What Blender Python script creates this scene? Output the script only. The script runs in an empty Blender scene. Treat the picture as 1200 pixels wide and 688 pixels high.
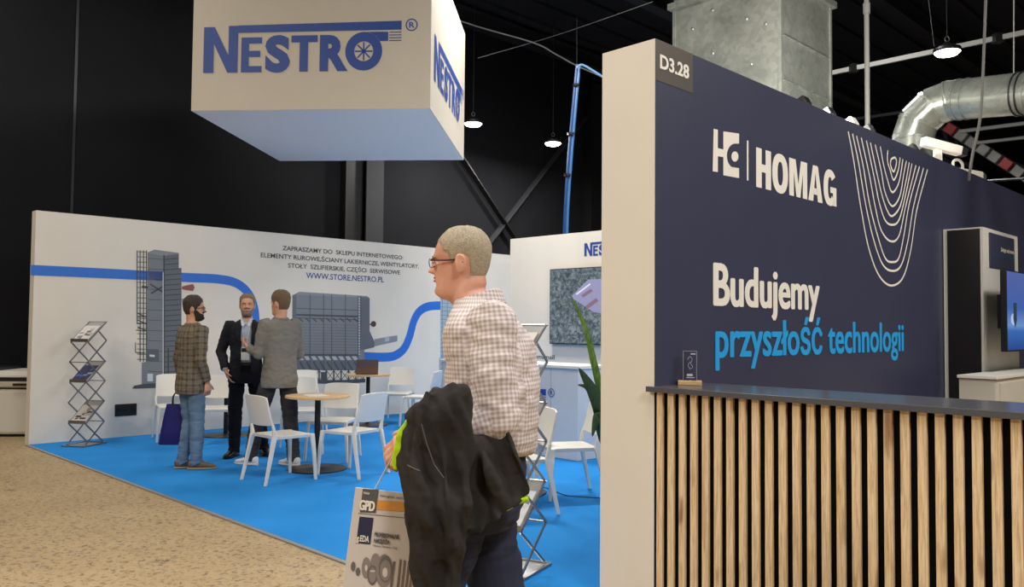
import bpy, bmesh, math, random
from mathutils import Vector, Matrix, noise
random.seed(7)
PI = math.pi
SC = bpy.context.scene
COL = SC.collection
# ---------------------------------------------------------------- camera
F_PX = 975.0
PITCH = math.radians(2.29); ROLL = math.radians(0.53); CAM_H = 1.5
cam_d = bpy.data.cameras.new('camera'); cam = bpy.data.objects.new('camera', cam_d); COL.objects.link(cam)
CAM_R = Matrix.Rotation(PI/2+PITCH, 3, 'X') @ Matrix.Rotation(ROLL, 3, 'Z')
cam.matrix_world = Matrix.Translation((0, 0, CAM_H)) @ CAM_R.to_4x4()
cam_d.sensor_width = 36; cam_d.lens = F_PX/1200*36; cam_d.clip_start = .05; cam_d.clip_end = 200
SC.camera = cam
# ---------------------------------------------------------------- world, exposure
W = bpy.data.worlds.new('world'); SC.world = W; W.use_nodes = True
W.node_tree.nodes['Background'].inputs[0].default_value = (1.0, .95, .88, 1)
W.node_tree.nodes['Background'].inputs[1].default_value = .20
SC.view_settings.view_transform = 'Standard'; SC.view_settings.look = 'None'
SC.view_settings.exposure = 0.0; SC.view_settings.gamma = 1; SC.view_settings.use_curve_mapping = False
# ---------------------------------------------------------------- fixtureless area lights for the unseen hall lamps, some added as fills
def area(loc, size, power, color, target=None, name='hall_fill_light'):
    l = bpy.data.lights.new(name, 'AREA'); l.shape = 'DISK'; l.size = size; l.energy = power; l.color = color
    o = bpy.data.objects.new(name, l); COL.objects.link(o); o.location = loc
    if target:
        o.rotation_euler = (Vector(target)-Vector(loc)).to_track_quat('-Z', 'Y').to_euler()
    return o
WARM = (1.0, .90, .77); NEUT = (1.0, .965, .92)
area((-6.2, 3.0, 7.2), 1.6, 250, WARM)
area((0.6, 2.6, 7.2), 1.6, 160, NEUT)
area((7.6, 4.2, 6.5), 1.4, 190, NEUT)  # added fill, brightens the front of the display tower
area((-0.5, 11.0, 7.2), 1.4, 480, NEUT)
area((-6.2, 9.2, 7.2), 1.4, 170, NEUT)  # added fill, makes the carpet bounce more onto the sign's underside
area((-8.0, -2.0, 7.2), 2.0, 420, WARM)
area((-4.2, -0.5, 5.0), 2.0, 170, WARM)  # added fill for the navy wall's end face and the slats
area((3.2, -2.5, 7.0), 2.0, 480, NEUT)
area((5.5, 3.2, 6.0), 1.4, 190, NEUT)
area((3.5, 11.5, 6.8), 1.4, 170, NEUT)

# ================================================================ helpers
def ray(px, py):
    return (CAM_R @ Vector(((px-600)/F_PX, (344-py)/F_PX, -1))).normalized()
CO = Vector((0, 0, CAM_H))
def At(px, py, Y):
    d = ray(px, py); return CO + d*(Y/d.y)
def G(px, py, z=0):
    d = ray(px, py); return CO + d*((z-CAM_H)/d.z)
def lin(c):
    c = c/255.0
    return c/12.92 if c <= .04045 else ((c+.055)/1.055)**2.4
def rgb(r, g, b): return (lin(r), lin(g), lin(b), 1)

MATS = {}
def mat(name, col, rough=.5, metal=0, noise_amt=0, noise_scale=8, bump=0, bump_scale=60, emit=None, estr=0, trans=0, spec=.5, coat=0):
    if name in MATS: return MATS[name]
    m = bpy.data.materials.new(name); m.use_nodes = True; MATS[name] = m
    nt = m.node_tree; b = nt.nodes['Principled BSDF']
    c = rgb(*col)
    b.inputs['Base Color'].default_value = c; b.inputs['Roughness'].default_value = rough
    b.inputs['Metallic'].default_value = metal; b.inputs['Specular IOR Level'].default_value = spec
    if coat: b.inputs['Coat Weight'].default_value = coat
    if trans: b.inputs['Transmission Weight'].default_value = trans; b.inputs['IOR'].default_value = 1.45
    tc = nt.nodes.new('ShaderNodeTexCoord')
    if noise_amt:
        n = nt.nodes.new('ShaderNodeTexNoise'); n.inputs['Scale'].default_value = noise_scale; n.inputs['Detail'].default_value = 5
        nt.links.new(tc.outputs['Object'], n.inputs['Vector'])
        r = nt.nodes.new('ShaderNodeMapRange'); r.inputs[1].default_value = .3; r.inputs[2].default_value = .7
        r.inputs[3].default_value = 1-noise_amt; r.inputs[4].default_value = 1+noise_amt
        nt.links.new(n.outputs[0], r.inputs[0])
        mx = nt.nodes.new('ShaderNodeVectorMath'); mx.operation = 'SCALE'; mx.inputs[0].default_value = c[:3]
        nt.links.new(r.outputs[0], mx.inputs['Scale']); nt.links.new(mx.outputs[0], b.inputs['Base Color'])
    if bump:
        n = nt.nodes.new('ShaderNodeTexNoise'); n.inputs['Scale'].default_value = bump_scale; n.inputs['Detail'].default_value = 4
        nt.links.new(tc.outputs['Object'], n.inputs['Vector'])
        bp = nt.nodes.new('ShaderNodeBump'); bp.inputs['Strength'].default_value = bump; bp.inputs['Distance'].default_value = .01
        nt.links.new(n.outputs[0], bp.inputs['Height']); nt.links.new(bp.outputs[0], b.inputs['Normal'])
    if emit:
        b.inputs['Emission Color'].default_value = rgb(*emit); b.inputs['Emission Strength'].default_value = estr
    return m

class Nodes:
    """tiny node-building helper"""
    def __init__(s, name, rough=.6, metal=0):
        s.m = bpy.data.materials.new(name); s.m.use_nodes = True; MATS[name] = s.m
        s.t = s.m.node_tree; s.b = s.t.nodes['Principled BSDF']; s.b.inputs['Roughness'].default_value = rough
        s.b.inputs['Metallic'].default_value = metal
        s.tc = s.t.nodes.new('ShaderNodeTexCoord')
    def n(s, typ, **k):
        o = s.t.nodes.new(typ)
        for a, v in k.items(): setattr(o, a, v)
        return o
    def l(s, a, b): s.t.links.new(a, b)
    def mapping(s, scale, src='Object', vec=None):
        m = s.n('ShaderNodeMapping'); m.inputs['Scale'].default_value = scale
        s.l(vec or s.tc.outputs[src], m.inputs['Vector']); return m.outputs[0]
    def noise(s, vec, scale, detail=4, rough=.5, dist=0):
        o = s.n('ShaderNodeTexNoise'); o.inputs['Scale'].default_value = scale; o.inputs['Detail'].default_value = detail
        o.inputs['Roughness'].default_value = rough; o.inputs['Distortion'].default_value = dist
        s.l(vec, o.inputs['Vector']); return o.outputs[0]
    def ramp(s, fac, stops):
        r = s.n('ShaderNodeValToRGB'); e = r.color_ramp.elements
        while len(e) < len(stops): e.new(.5)
        for q, (p, c) in zip(e, stops): q.position = p; q.color = c if len(c) == 4 else (*c, 1)
        s.l(fac, r.inputs[0]); return r.outputs[0]
    def math(s, op, a, b=None, c=None):
        o = s.n('ShaderNodeMath', operation=op)
        for i, v in enumerate((a, b, c)):
            if v is None: continue
            if isinstance(v, (int, float)): o.inputs[i].default_value = v
            else: s.l(v, o.inputs[i])
        return o.outputs[0]
    def mix(s, fac, a, b, mode='MIX'):
        o = s.n('ShaderNodeMix', data_type='RGBA', blend_type=mode)
        if isinstance(fac, (int, float)): o.inputs[0].default_value = fac
        else: s.l(fac, o.inputs[0])
        for i, v in ((6, a), (7, b)):
            if isinstance(v, tuple): o.inputs[i].default_value = v
            else: s.l(v, o.inputs[i])
        return o.outputs[2]
    def bump(s, h, strength=.3, dist=.005):
        b = s.n('ShaderNodeBump'); b.inputs['Strength'].default_value = strength; b.inputs['Distance'].default_value = dist
        s.l(h, b.inputs['Height']); s.l(b.outputs[0], s.b.inputs['Normal'])
    def col(s, c): s.l(c, s.b.inputs['Base Color'])

# ---- mesh builder
class MB:
    def __init__(s): s.v = []; s.f = []; s.mi = []; s.cur = 0
    def add(s, vs, fs):
        o = len(s.v); s.v += [tuple(v) for v in vs]
        for f in fs: s.f.append(tuple(i+o for i in f)); s.mi.append(s.cur)
        return s
    def box(s, c, size, R=None):
        x, y, z = size[0]/2, size[1]/2, size[2]/2; c = Vector(c)
        vs = [Vector((a*x, b*y, d*z)) for a in (-1, 1) for b in (-1, 1) for d in (-1, 1)]
        if R is not None: vs = [R @ v for v in vs]
        return s.add([v+c for v in vs], [(0, 1, 3, 2), (4, 6, 7, 5), (0, 4, 5, 1), (2, 3, 7, 6), (0, 2, 6, 4), (1, 5, 7, 3)])
    def bb(s, x0, x1, y0, y1, z0, z1):
        return s.box(((x0+x1)/2, (y0+y1)/2, (z0+z1)/2), (x1-x0, y1-y0, z1-z0))
    def bar(s, p0, p1, w, h, up=(0, 0, 1)):
        p0, p1 = Vector(p0), Vector(p1); d = p1-p0; L = d.length
        if L < 1e-6: return s
        d /= L; up = Vector(up)
        if abs(d.dot(up)) > .98: up = Vector((0, 1, 0))
        a = d.cross(up).normalized(); b = a.cross(d).normalized()
        R = Matrix((a, d, b)).transposed()
        return s.box((p0+p1)/2, (w, L, h), R)
    def loft(s, rings, cap=True, closed=True):
        n = len(rings[0]); vs = [p for r in rings for p in r]; fs = []
        m = n if closed else n-1
        for i in range(len(rings)-1):
            for j in range(m):
                a = i*n+j; b = i*n+(j+1) % n
                fs.append((a, b, b+n, a+n))
        if cap:
            fs.append(tuple(range(n-1, -1, -1))); fs.append(tuple((len(rings)-1)*n+j for j in range(n)))
        return s.add(vs, fs)
    def cyl(s, p0, p1, r0, r1=None, n=12):
        r1 = r0 if r1 is None else r1
        return s.tube([p0, p1], [r0, r1], n)
    def tube(s, pts, r, n=8, round_end=False, flat=1.0, cap=True):
        pts = [Vector(p) for p in pts]
        if isinstance(r, (int, float)): r = [r]*len(pts)
        r = list(r)
        if round_end:
            d0 = (pts[0]-pts[1]).normalized(); d1 = (pts[-1]-pts[-2]).normalized()
            p0, p1, a, b = pts[0], pts[-1], r[0], r[-1]
            pts = [p0+d0*a*.98, p0+d0*a*.85, p0+d0*a*.5]+pts+[p1+d1*b*.5, p1+d1*b*.85, p1+d1*b*.98]
            r = [a*.15, a*.53, a*.87]+r+[b*.87, b*.53, b*.15]
        t = (pts[1]-pts[0]).normalized()
        up = Vector((0, 0, 1)) if abs(t.z) < .9 else Vector((0, 1, 0))
        a = t.cross(up).normalized(); rings = []
        for i, p in enumerate(pts):
            if i == 0: t = pts[1]-pts[0]
            elif i == len(pts)-1: t = pts[-1]-pts[-2]
            else: t = (pts[i+1]-pts[i]).normalized()+(pts[i]-pts[i-1]).normalized()
            if t.length < 1e-8: t = pts[i]-pts[i-1]
            t.normalize(); a = (a-t*a.dot(t)).normalized(); b = t.cross(a)
            rings.append([p+(a*math.cos(2*PI*k/n)+b*math.sin(2*PI*k/n)*flat)*r[i] for k in range(n)])
        return s.loft(rings, cap)
    def sphere(s, c, r, n=12, m=8, R=None):
        c = Vector(c); r = (r, r, r) if isinstance(r, (int, float)) else r
        rings = []
        for i in range(m+1):
            ph = -PI/2+PI*i/m; cr = max(math.cos(ph), .01)
            ring = [Vector((r[0]*cr*math.cos(2*PI*k/n), r[1]*cr*math.sin(2*PI*k/n), r[2]*math.sin(ph))) for k in range(n)]
            if R is not None: ring = [R @ q for q in ring]
            rings.append([c+q for q in ring])
        return s.loft(rings)
    def lathe(s, prof, n=24, c=(0, 0, 0)):
        c = Vector(c)
        return s.loft([[c+Vector((r*math.cos(2*PI*k/n), r*math.sin(2*PI*k/n), z)) for k in range(n)] for r, z in prof])
    def poly(s, pts, d=(0, .002, 0)):
        """flat polygon given by 3D pts extruded by d"""
        pts = [Vector(p) for p in pts]; n = len(pts); d = Vector(d)
        s.add(pts+[p+d for p in pts], [tuple(range(n)), tuple(range(2*n-1, n-1, -1))]+[(i, i+n, (i+1) % n+n, (i+1) % n) for i in range(n)])
        return s
    def build(s, name, mats, parent=None, smooth=False, bevel=0, loc=None, rotz=0):
        me = bpy.data.meshes.new(name); me.from_pydata(s.v, [], s.f)
        if not isinstance(mats, (list, tuple)): mats = [mats]
        for m in mats: me.materials.append(m)
        if len(mats) > 1: me.polygons.foreach_set('material_index', s.mi)
        me.update()
        bm = bmesh.new(); bm.from_mesh(me); bmesh.ops.recalc_face_normals(bm, faces=bm.faces); bm.to_mesh(me); bm.free()
        if smooth:
            me.polygons.foreach_set('use_smooth', [True]*len(me.polygons))
            me.set_sharp_from_angle(angle=math.radians(40))
        o = bpy.data.objects.new(name, me); COL.objects.link(o)
        if parent: o.parent = parent
        if loc is not None: o.location = loc; o.rotation_euler = (0, 0, rotz)
        if bevel:
            b = o.modifiers.new('bevel', 'BEVEL'); b.width = bevel; b.segments = 2; b.limit_method = 'ANGLE'; b.angle_limit = math.radians(40)
        return o

def tag(o, label=None, cat=None, group=None, kind=None):
    if label: o['label'] = label
    if cat: o['category'] = cat
    if group: o['group'] = group
    if kind: o['kind'] = kind
    return o
def thing(name, label, cat, loc=(0, 0, 0), rotz=0, group=None):
    o = bpy.data.objects.new(name, None); COL.objects.link(o); o.empty_display_size = .1
    o.location = loc; o.rotation_euler = (0, 0, rotz)
    return tag(o, label, cat, group)
def kids(o): return [c for c in bpy.data.objects if c.parent == o]
def dup(o, loc=None, rotz=None, label=None, parent=None):
    c = o.copy(); COL.objects.link(c)
    if parent: c.parent = parent
    for ch in kids(o): dup(ch, parent=c)
    if loc is not None: c.location = loc
    if rotz is not None: c.rotation_euler = (0, 0, rotz)
    if label: c['label'] = label
    return c
def face_dir(F): return math.atan2(F[1], F[0])-PI/2       # rotz so that local +y points along F

# ---- frames: local x to the right, local y away from the viewer, z up
class Frame:
    def __init__(s, loc, rotz):
        s.loc = Vector((loc[0], loc[1], 0)); s.r = rotz
        s.x = Vector((math.cos(rotz), math.sin(rotz), 0)); s.y = Vector((-math.sin(rotz), math.cos(rotz), 0))
    def hit(s, px, py, yo=0):
        d = ray(px, py); p0 = s.loc+s.y*yo
        t = (p0-CO).dot(s.y)/d.dot(s.y); p = CO+d*t
        return (p-s.loc).dot(s.x), p.z
    def P(s, px, py, yo=0):
        a, z = s.hit(px, py, yo); return Vector((a, yo, z))
AW = math.atan2(.704, .709)                 # the stands stand at 45 degrees to the view
U = Vector((math.cos(AW), math.sin(AW), 0)); V = Vector((-math.sin(AW), math.cos(AW), 0))

# ---- text as mesh
_tc = {}
def text_mesh(body, offset=0.0):
    if (body, offset) in _tc: return _tc[(body, offset)]
    cu = bpy.data.curves.new('t', 'FONT'); cu.body = body; cu.offset = offset; cu.resolution_u = 4; cu.fill_mode = 'FRONT'
    ob = bpy.data.objects.new('t', cu); COL.objects.link(ob)
    dg = bpy.context.evaluated_depsgraph_get()
    me = bpy.data.meshes.new_from_object(ob.evaluated_get(dg))
    vs = [(v.co.x, v.co.y) for v in me.vertices]; fs = [tuple(p.vertices) for p in me.polygons]
    bpy.data.objects.remove(ob); bpy.data.curves.remove(cu); bpy.data.meshes.remove(me)
    _tc[(body, offset)] = (vs, fs); return vs, fs
def text_fit(mb, body, x0, x1, z0, z1, offset=0.0, y=-.003, zref=None, fn=None, bold=0):
    """fits the text's bounding box into x0..x1, z0..z1; zref = text whose height rules (so that Polish tails keep proportion)"""
    vs, fs = text_mesh(body, offset)
    ax = min(v[0] for v in vs); bx = max(v[0] for v in vs)
    rv = text_mesh(zref, offset)[0] if zref else vs
    az = min(v[1] for v in rv); bz = max(v[1] for v in rv)
    out = []
    for a, b in vs:
        X = x0+(a-ax)/(bx-ax)*(x1-x0); Z = z0+(b-az)/(bz-az)*(z1-z0)
        out.append((X, Z))
    w = bold*(x1-x0)/max(bx-ax, 1e-6)
    sh = [(0, 0)] if not bold else [(-w, 0), (-w/3, 0), (w/3, 0), (w, 0), (-w*.6, w*.5), (w*.6, w*.5), (-w*.6, -w*.5), (w*.6, -w*.5)]
    for q, (dx, dz) in enumerate(sh):
        mb.add([(fn(X+dx, Z+dz) if fn else (X+dx, y-q*.00015, Z+dz)) for X, Z in out], fs)

def catmull(P, n=8, closed=False):
    P = [Vector(p) for p in P]; out = []
    N = len(P)
    for i in range(N if closed else N-1):
        g = (lambda k: P[k % N]) if closed else (lambda k: P[min(max(k, 0), N-1)])
        a, b, c, d = g(i-1), g(i), g(i+1), g(i+2)
        for j in range(n):
            t = j/n
            out.append(.5*((2*b)+(c-a)*t+(2*a-5*b+4*c-d)*t*t+(3*b-a-3*c+d)*t**3))
    if not closed: out.append(P[-1])
    return out
def ribbon(mb, pts2, w, y=-.002):
    """flat ribbon of width w along 2D (x,z) points"""
    L = []; R = []
    n = len(pts2)
    for i, p in enumerate(pts2):
        a = pts2[max(i-1, 0)]; b = pts2[min(i+1, n-1)]
        t = Vector((b[0]-a[0], b[1]-a[1])); t = t.normalized() if t.length > 1e-9 else Vector((1, 0))
        L.append((p[0]-t.y*w/2, y, p[1]+t.x*w/2)); R.append((p[0]+t.y*w/2, y, p[1]-t.x*w/2))
    mb.add(L+R, [(i, i+1, n+i+1, n+i) for i in range(n-1)])

# ================================================================ materials
WHITE = mat('white_wall_paint', (232, 225, 212), .55, noise_amt=.02, noise_scale=2)
SIGNW = mat('sign_fabric', (206, 197, 180), .7, noise_amt=.02, noise_scale=3)
NAVY = mat('navy_print', (58, 60, 84), .42, noise_amt=.05, noise_scale=1.5)
BLUE = mat('logo_blue', (38, 72, 150), .5)
PIPEBLUE = mat('pipe_blue', (46, 116, 214), .5)
LETW = mat('letter_white', (244, 239, 228), .5)
LETC = mat('letter_cyan', (36, 166, 236), .5)
INK = mat('ink_dark', (62, 62, 66), .6)
BLACKM = mat('black_metal', (22, 22, 23), .45, .3)
BLACKP = mat('black_plastic', (18, 18, 19), .4)
CHAIRW = mat('white_plastic', (226, 222, 212), .38, noise_amt=.02)
STEEL = mat('brushed_steel', (150, 148, 146), .32, .9)
HALL = mat('hall_wall_black', (22, 22, 25), .9, noise_amt=.15, noise_scale=.6, spec=.12)
CEILM = mat('ceiling_black', (26, 26, 29), .85, noise_amt=.1, noise_scale=1, spec=.2)
BEAMM = mat('beam_grey', (46, 47, 50), .75, spec=.2)
PIPEG = mat('light_grey_steel', (128, 127, 122), .5, .2)
LAMPW = mat('lamp_glass', (255, 250, 240), .4, emit=(255, 244, 226), estr=14)

n = Nodes('concrete', .55)
v = n.tc.outputs['Object']
big = n.noise(v, .55, 6, .6)
base = n.ramp(big, [(.25, rgb(148, 124, 90)), (.5, rgb(170, 146, 108)), (.75, rgb(186, 163, 124))])
sp = n.noise(n.mapping((1, 1, 1)), 26, 6, .75, .6)
spk = n.ramp(sp, [(.40, (0, 0, 0)), (.47, (1, 1, 1))])
base = n.mix(.66, base, spk, 'MULTIPLY')
pits = n.noise(v, 9, 5, .8, 1.5)
ptm = n.ramp(pits, [(.34, rgb(92, 72, 46)), (.42, (1, 1, 1, 1))])
base = n.mix(.8, base, ptm, 'MULTIPLY')
lt = n.ramp(n.noise(v, 38, 3, .6), [(.62, (0, 0, 0)), (.72, (1, 1, 1))])
base = n.mix(lt, base, rgb(196, 180, 152))
n.col(base); n.bump(sp, .25, .004); CONC = n.m

n = Nodes('blue_carpet', .95)
v = n.tc.outputs['Object']
a = n.noise(v, 1.2, 4); b = n.noise(v, 380, 2)
c = n.ramp(a, [(.3, rgb(36, 128, 202)), (.7, rgb(48, 142, 218))])
n.col(n.mix(.25, c, n.ramp(b, [(.3, (.5, .5, .5)), (.7, (1, 1, 1))]), 'MULTIPLY')); n.bump(b, .4, .003)
n.b.inputs['Specular IOR Level'].default_value = .1; CARPET = n.m

def wood(name, c1, c2, c3, vertical=True, knots=True):
    n = Nodes(name, .5)
    oi = n.n('ShaderNodeObjectInfo')
    cmb = n.n('ShaderNodeCombineXYZ')
    n.l(n.math('MULTIPLY', oi.outputs['Random'], 37.0), cmb.inputs[0]); n.l(n.math('MULTIPLY', oi.outputs['Random'], 91.0), cmb.inputs[2])
    ad = n.n('ShaderNodeVectorMath', operation='ADD'); n.l(n.tc.outputs['Object'], ad.inputs[0]); n.l(cmb.outputs[0], ad.inputs[1])
    sc = (30, 30, 1.6) if vertical else (3, 40, 40)
    m1 = n.mapping(sc, vec=ad.outputs[0]); g = n.noise(m1, 2.2, 7, .65, 1.1)
    m2 = n.mapping((sc[0]*3, sc[1]*3, sc[2]*2.5), vec=ad.outputs[0]); g2 = n.noise(m2, 2, 4, .6, .4)
    c = n.ramp(g, [(.28, rgb(*c1)), (.5, rgb(*c2)), (.72, rgb(*c3))])
    c = n.mix(.5, c, n.ramp(g2, [(.35, (.62, .55, .48)), (.55, (1, 1, 1))]), 'MULTIPLY')
    if knots:
        m3 = n.mapping((9, 9, 2.4), vec=ad.outputs[0]); k = n.noise(m3, 1.1, 2, .4)
        c = n.mix(.75, c, n.ramp(k, [(.27, (.35, .22, .13)), (.36, (1, 1, 1))]), 'MULTIPLY')
    n.col(c); n.bump(g, .15, .002); return n.m
OAK = wood('oak_slat', (196, 162, 120), (236, 208, 166), (250, 230, 196))
OAKT = wood('oak_table_top', (190, 150, 104), (214, 178, 132), (226, 192, 148), False, False)

n = Nodes('galvanised_steel', .3, .6)
vor = n.n('ShaderNodeTexVoronoi'); vor.inputs['Scale'].default_value = 22
n.l(n.tc.outputs['Object'], vor.inputs['Vector'])
c = n.ramp(vor.outputs['Color'], [(.2, rgb(150, 154, 148)), (.8, rgb(166, 169, 162))])
lo = n.noise(n.tc.outputs['Object'], 1.8, 3)
c = n.mix(.5, c, n.ramp(lo, [(.3, (.55, .57, .54)), (.7, (1, 1, .97))]), 'MULTIPLY')
n.col(c); n.l(n.ramp(lo, [(.3, (.22, .22, .22)), (.7, (.42, .42, .42))]), n.b.inputs['Roughness']); n.bump(lo, .25, .02); GALV = n.m

# ================================================================ the hall
def structure(name, mb, m, **k): return tag(mb.build(name, m, **k), kind='structure')
structure('floor', MB().bb(-32, 42, -14, 48, -.2, 0), CONC)
# rear wall of the hall, parallel to the stands, about 2 m behind the white wall
HB = Vector((0, 18.8, 0)); RH = 8.0
rot = AW
root_b = MB().bb(-30, 48, 0, .3, 0, RH).build('wall_back', HALL, loc=HB, rotz=rot); tag(root_b, kind='structure')
FB = Frame(HB, rot)
for px in (85,):   # joint between the wall sheets
    s_, z_ = FB.hit(px, 200)
    MB().bb(s_-.02, s_+.02, -.02, 0, 0, RH).build('joint_strip', BLACKP, root_b)
structure('ceiling', MB().bb(-30, 48, -40, .3, RH, RH+.2), CEILM, loc=HB, rotz=rot)
cb = bpy.data.objects['ceiling']
for k in range(34):     # ribs of the trapezoidal roof deck, near the rear wall
    MB().bb(-8, 40, -.6-k*.75, -.42-k*.75, RH-.07, RH).build('deck_rib', CEILM, cb)
for k in range(6):
    p = HB+V*(-.9-k*3.2)
    t = thing('ceiling_beam', 'long dark steel roof beam under the black hall ceiling, parallel to the rear wall', 'beam', (p.x, p.y, RH), rot, 'roof beams of the hall')
    MB().bb(-10, 40, -.12, .12, -.12, -.09).bb(-10, 40, -.12, .12, -.42, -.39).build('flange', BEAMM if k % 2 else CEILM, t)
    MB().bb(-10, 40, -.01, .01, -.39, -.12).build('web', CEILM, t)
# steel column on the rear wall
s0, _ = FB.hit(418, 240); s1, _ = FB.hit(438, 240)
t = thing('wall_column', 'dark grey steel column against the black rear wall, under the hanging sign', 'column', HB+U*((s0+s1)/2), rot)
w = (s1-s0)
MB().bb(-w/2, w/2, -.32, -.29, 0, RH-.45).bb(-w/2, w/2, -.05, -.02, 0, RH-.45).build('flange', BEAMM, t)
MB().bb(-.01, .01, -.29, -.05, 0, RH-.45).build('web', BEAMM, t)
s0, _ = FB.hit(398, 240)
MB().bb(s0-((FB.hit(418, 240)[0]+FB.hit(438, 240)[0])/2), -w/2-.02, -.2, -.01, 0, RH-.5).build('cladding', BLACKP, t)
t = thing('wall_brace', 'diagonal black steel cross brace on the rear wall above the white stand', 'brace', HB, rot)
def wl(px, py, yo): a = FB.P(px, py, yo); return a
MB().bar(wl(520, 152, -.18), wl(612, 293, -.18), .03, .14, (0, 1, 0)).build('brace_bar', BLACKM, t)
MB().bar(wl(716, 98, -.10), wl(560, 302, -.10), .03, .17, (0, 1, 0)).build('brace_bar', BEAMM, t)
s0, _ = FB.hit(690, 200)
t = thing('wall_column', 'narrow black column on the rear wall just left of the navy stand', 'column', HB+U*s0, rot)
MB().bb(-.25, .25, -.3, -.01, 0, RH-.45).build('flange', BLACKM, t)
# side and aisle-end walls of the hall
structure('wall_right', MB().bb(-.15, .15, -38, 12, 0, RH), HALL, loc=HB+U*44, rotz=rot)
structure('wall_left', MB().bb(-.15, .15, -30, 30, 0, RH), HALL, loc=HB-U*26, rotz=rot)

# ================================================================ white NESTRO back wall
WH = 2.88
E0 = Vector((-5.87, 10.2, 0))
FW = Frame(E0, AW)
tw = thing('exhibition_wall', 'long white exhibition wall with machine pictures and blue pipe band, edging the blue carpet', 'wall', E0, AW)
WL = 12.6
MB().bb(0, WL, 0, .16, 0, WH).build('wall_panel', WHITE, tw)
def wp(px, py): return FW.hit(px, py)
def print_poly(mb, pts, y=-.004):
    q = [wp(*p) for p in pts]; mb.add([(a, y, z) for a, z in q], [tuple(range(len(q)))])
# blue pipe band
mb = MB()
ribbon(mb, [(p.x, p.y) for p in catmull([wp(*p) for p in [(36, 316.5), (120, 320.3), (213, 325), (255, 327), (277, 332), (291, 344), (298, 362), (300, 385), (303, 402), (312, 415), (328, 420), (349, 420)]], 8)], .128, -.003)
mb.build('pipe_band', PIPEBLUE, tw)
mb = MB()
ribbon(mb, [(p.x, p.y) for p in catmull([wp(*p) for p in [(426, 418), (448, 418.6), (462, 417), (473, 409), (480, 394), (485, 376), (492, 364.5), (503, 359), (520, 358)]], 8)], .15, -.003)
mb.build('pipe_band', PIPEBLUE, tw)
# tower filter picture
g = lambda v, t=0: mat('print_grey_%d' % v, (v+16, v+22, v+29), .6)
mb = MB(); print_poly(mb, [(173, 296), (181, 292.6), (209.5, 296.5), (209.3, 314), (212.5, 315), (212.5, 432), (207, 445), (192, 449), (166, 452), (166, 425), (172, 424)], -.003); mb.build('tower_picture', g(108), tw)
mb = MB(); print_poly(mb, [(192, 300), (209.3, 298), (209.3, 315), (212.5, 315), (212.5, 432), (192, 447)], -.0042); mb.build('tower_picture', g(88), tw)
mb = MB(); print_poly(mb, [(173, 297), (182, 293.3), (209.5, 297), (192, 299.5)], -.0046); mb.build('tower_picture', g(124), tw)
mb = MB(); print_poly(mb, [(155, 455), (157, 452), (168, 450), (192, 448.5), (192, 454.5), (155, 455.5)], -.0048); mb.build('tower_picture', g(66), tw)
mb = MB()
def pline(mb, a, b, w=.012, y=-.0055): ribbon(mb, [wp(*a), wp(*b)], w, y)
for k in range(24):
    y0 = 303+k*6.0
    pline(mb, (192, y0+1.3), (209 if y0 < 315 else 212.4, y0-.2), .012)
    if k % 2 == 0: pline(mb, (173, y0), (192, y0+1), .006)
pline(mb, (192, 299), (192, 447), .02); pline(mb, (197, 408), (197, 444), .02)
for x in (160.5, 164, 168, 171.5): pline(mb, (x, 293.5), (x, 424 if x > 162 else 380), .012)
for k in range(22): pline(mb, (160.5, 295+k*6), (172, 295.4+k*6), .008)
for k in range(5): pline(mb, (161, 367+k*4), (172, 372+k*4-5*(k % 2)), .014)
pline(mb, (158.6, 401), (158.6, 413), .01); pline(mb, (158.6, 413), (170, 414), .012); pline(mb, (159, 387), (170, 388), .012)
pline(mb, (166, 336), (173, 337), .03); pline(mb, (176, 333), (190, 342), .02); pline(mb, (177, 344), (190, 336), .02)
mb.build('tower_drawing_lines', g(52), tw)
mb = MB(); print_poly(mb, [(171.5, 409), (186, 409.5), (186, 423), (171.5, 422.5)], -.006); mb.build('tower_picture', g(76), tw)
mb = MB(); print_poly(mb, [(172.5, 438), (179, 438), (179, 447), (172.5, 447)], -.006); print_poly(mb, [(175, 415.5), (181, 416), (181, 418.5), (175, 418)], -.0065); pline(mb, (191, 319), (191, 440), .012, -.006); mb.build('tower_picture', g(190), tw)
mb = MB(); print_poly(mb, [(213, 336), (218, 334.5), (226, 333), (228, 337), (226, 341), (218, 340), (213, 339)], -.0055); mb.build('motor_picture', mat('print_red', (150, 90, 86), .6), tw)
mb = MB(); print_poly(mb, [(213, 350), (232, 351), (232, 355), (213, 354)], -.0055); mb.build('tower_picture', g(120), tw)
# big filter picture
mb = MB(); print_poly(mb, [(342.5, 346), (351, 342), (430, 347), (433, 349.5), (433, 388), (438.5, 400), (438.5, 407), (427, 410), (427, 424), (420, 434), (347, 434), (342.5, 414)], -.0034); mb.build('filter_picture', g(112), tw)
mb = MB(); print_poly(mb, [(342.5, 346.5), (347, 346), (347, 414), (342.5, 413)], -.0042)
print_poly(mb, [(422.5, 348), (433, 349.5), (433, 388), (438.5, 400), (438.5, 407), (424, 410)], -.0042)
print_poly(mb, [(347, 416), (419, 416.5), (422, 434), (347, 434)], -.0042); mb.build('filter_picture', g(90), tw)
mb = MB(); print_poly(mb, [(438.5, 397.5), (465.5, 393), (465.5, 400), (438.5, 406)], -.0042); print_poly(mb, [(347, 345.5), (351, 342.3), (429, 347), (419, 348.5)], -.0042); mb.build('filter_picture', g(124), tw)
mb = MB(); print_poly(mb, [(451, 396), (456, 395.2), (456, 399.8), (451, 400.6)], -.0048)
for k in range(9): print_poly(mb, [(348+k*8, 417.5), (353+k*8, 417.5), (356+k*8, 422), (351+k*8, 422)], -.0048)
for k in range(22): pline(mb, (419.6, 350+k*3.1), (422, 350.1+k*3.1), .02, -.0049)
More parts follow.
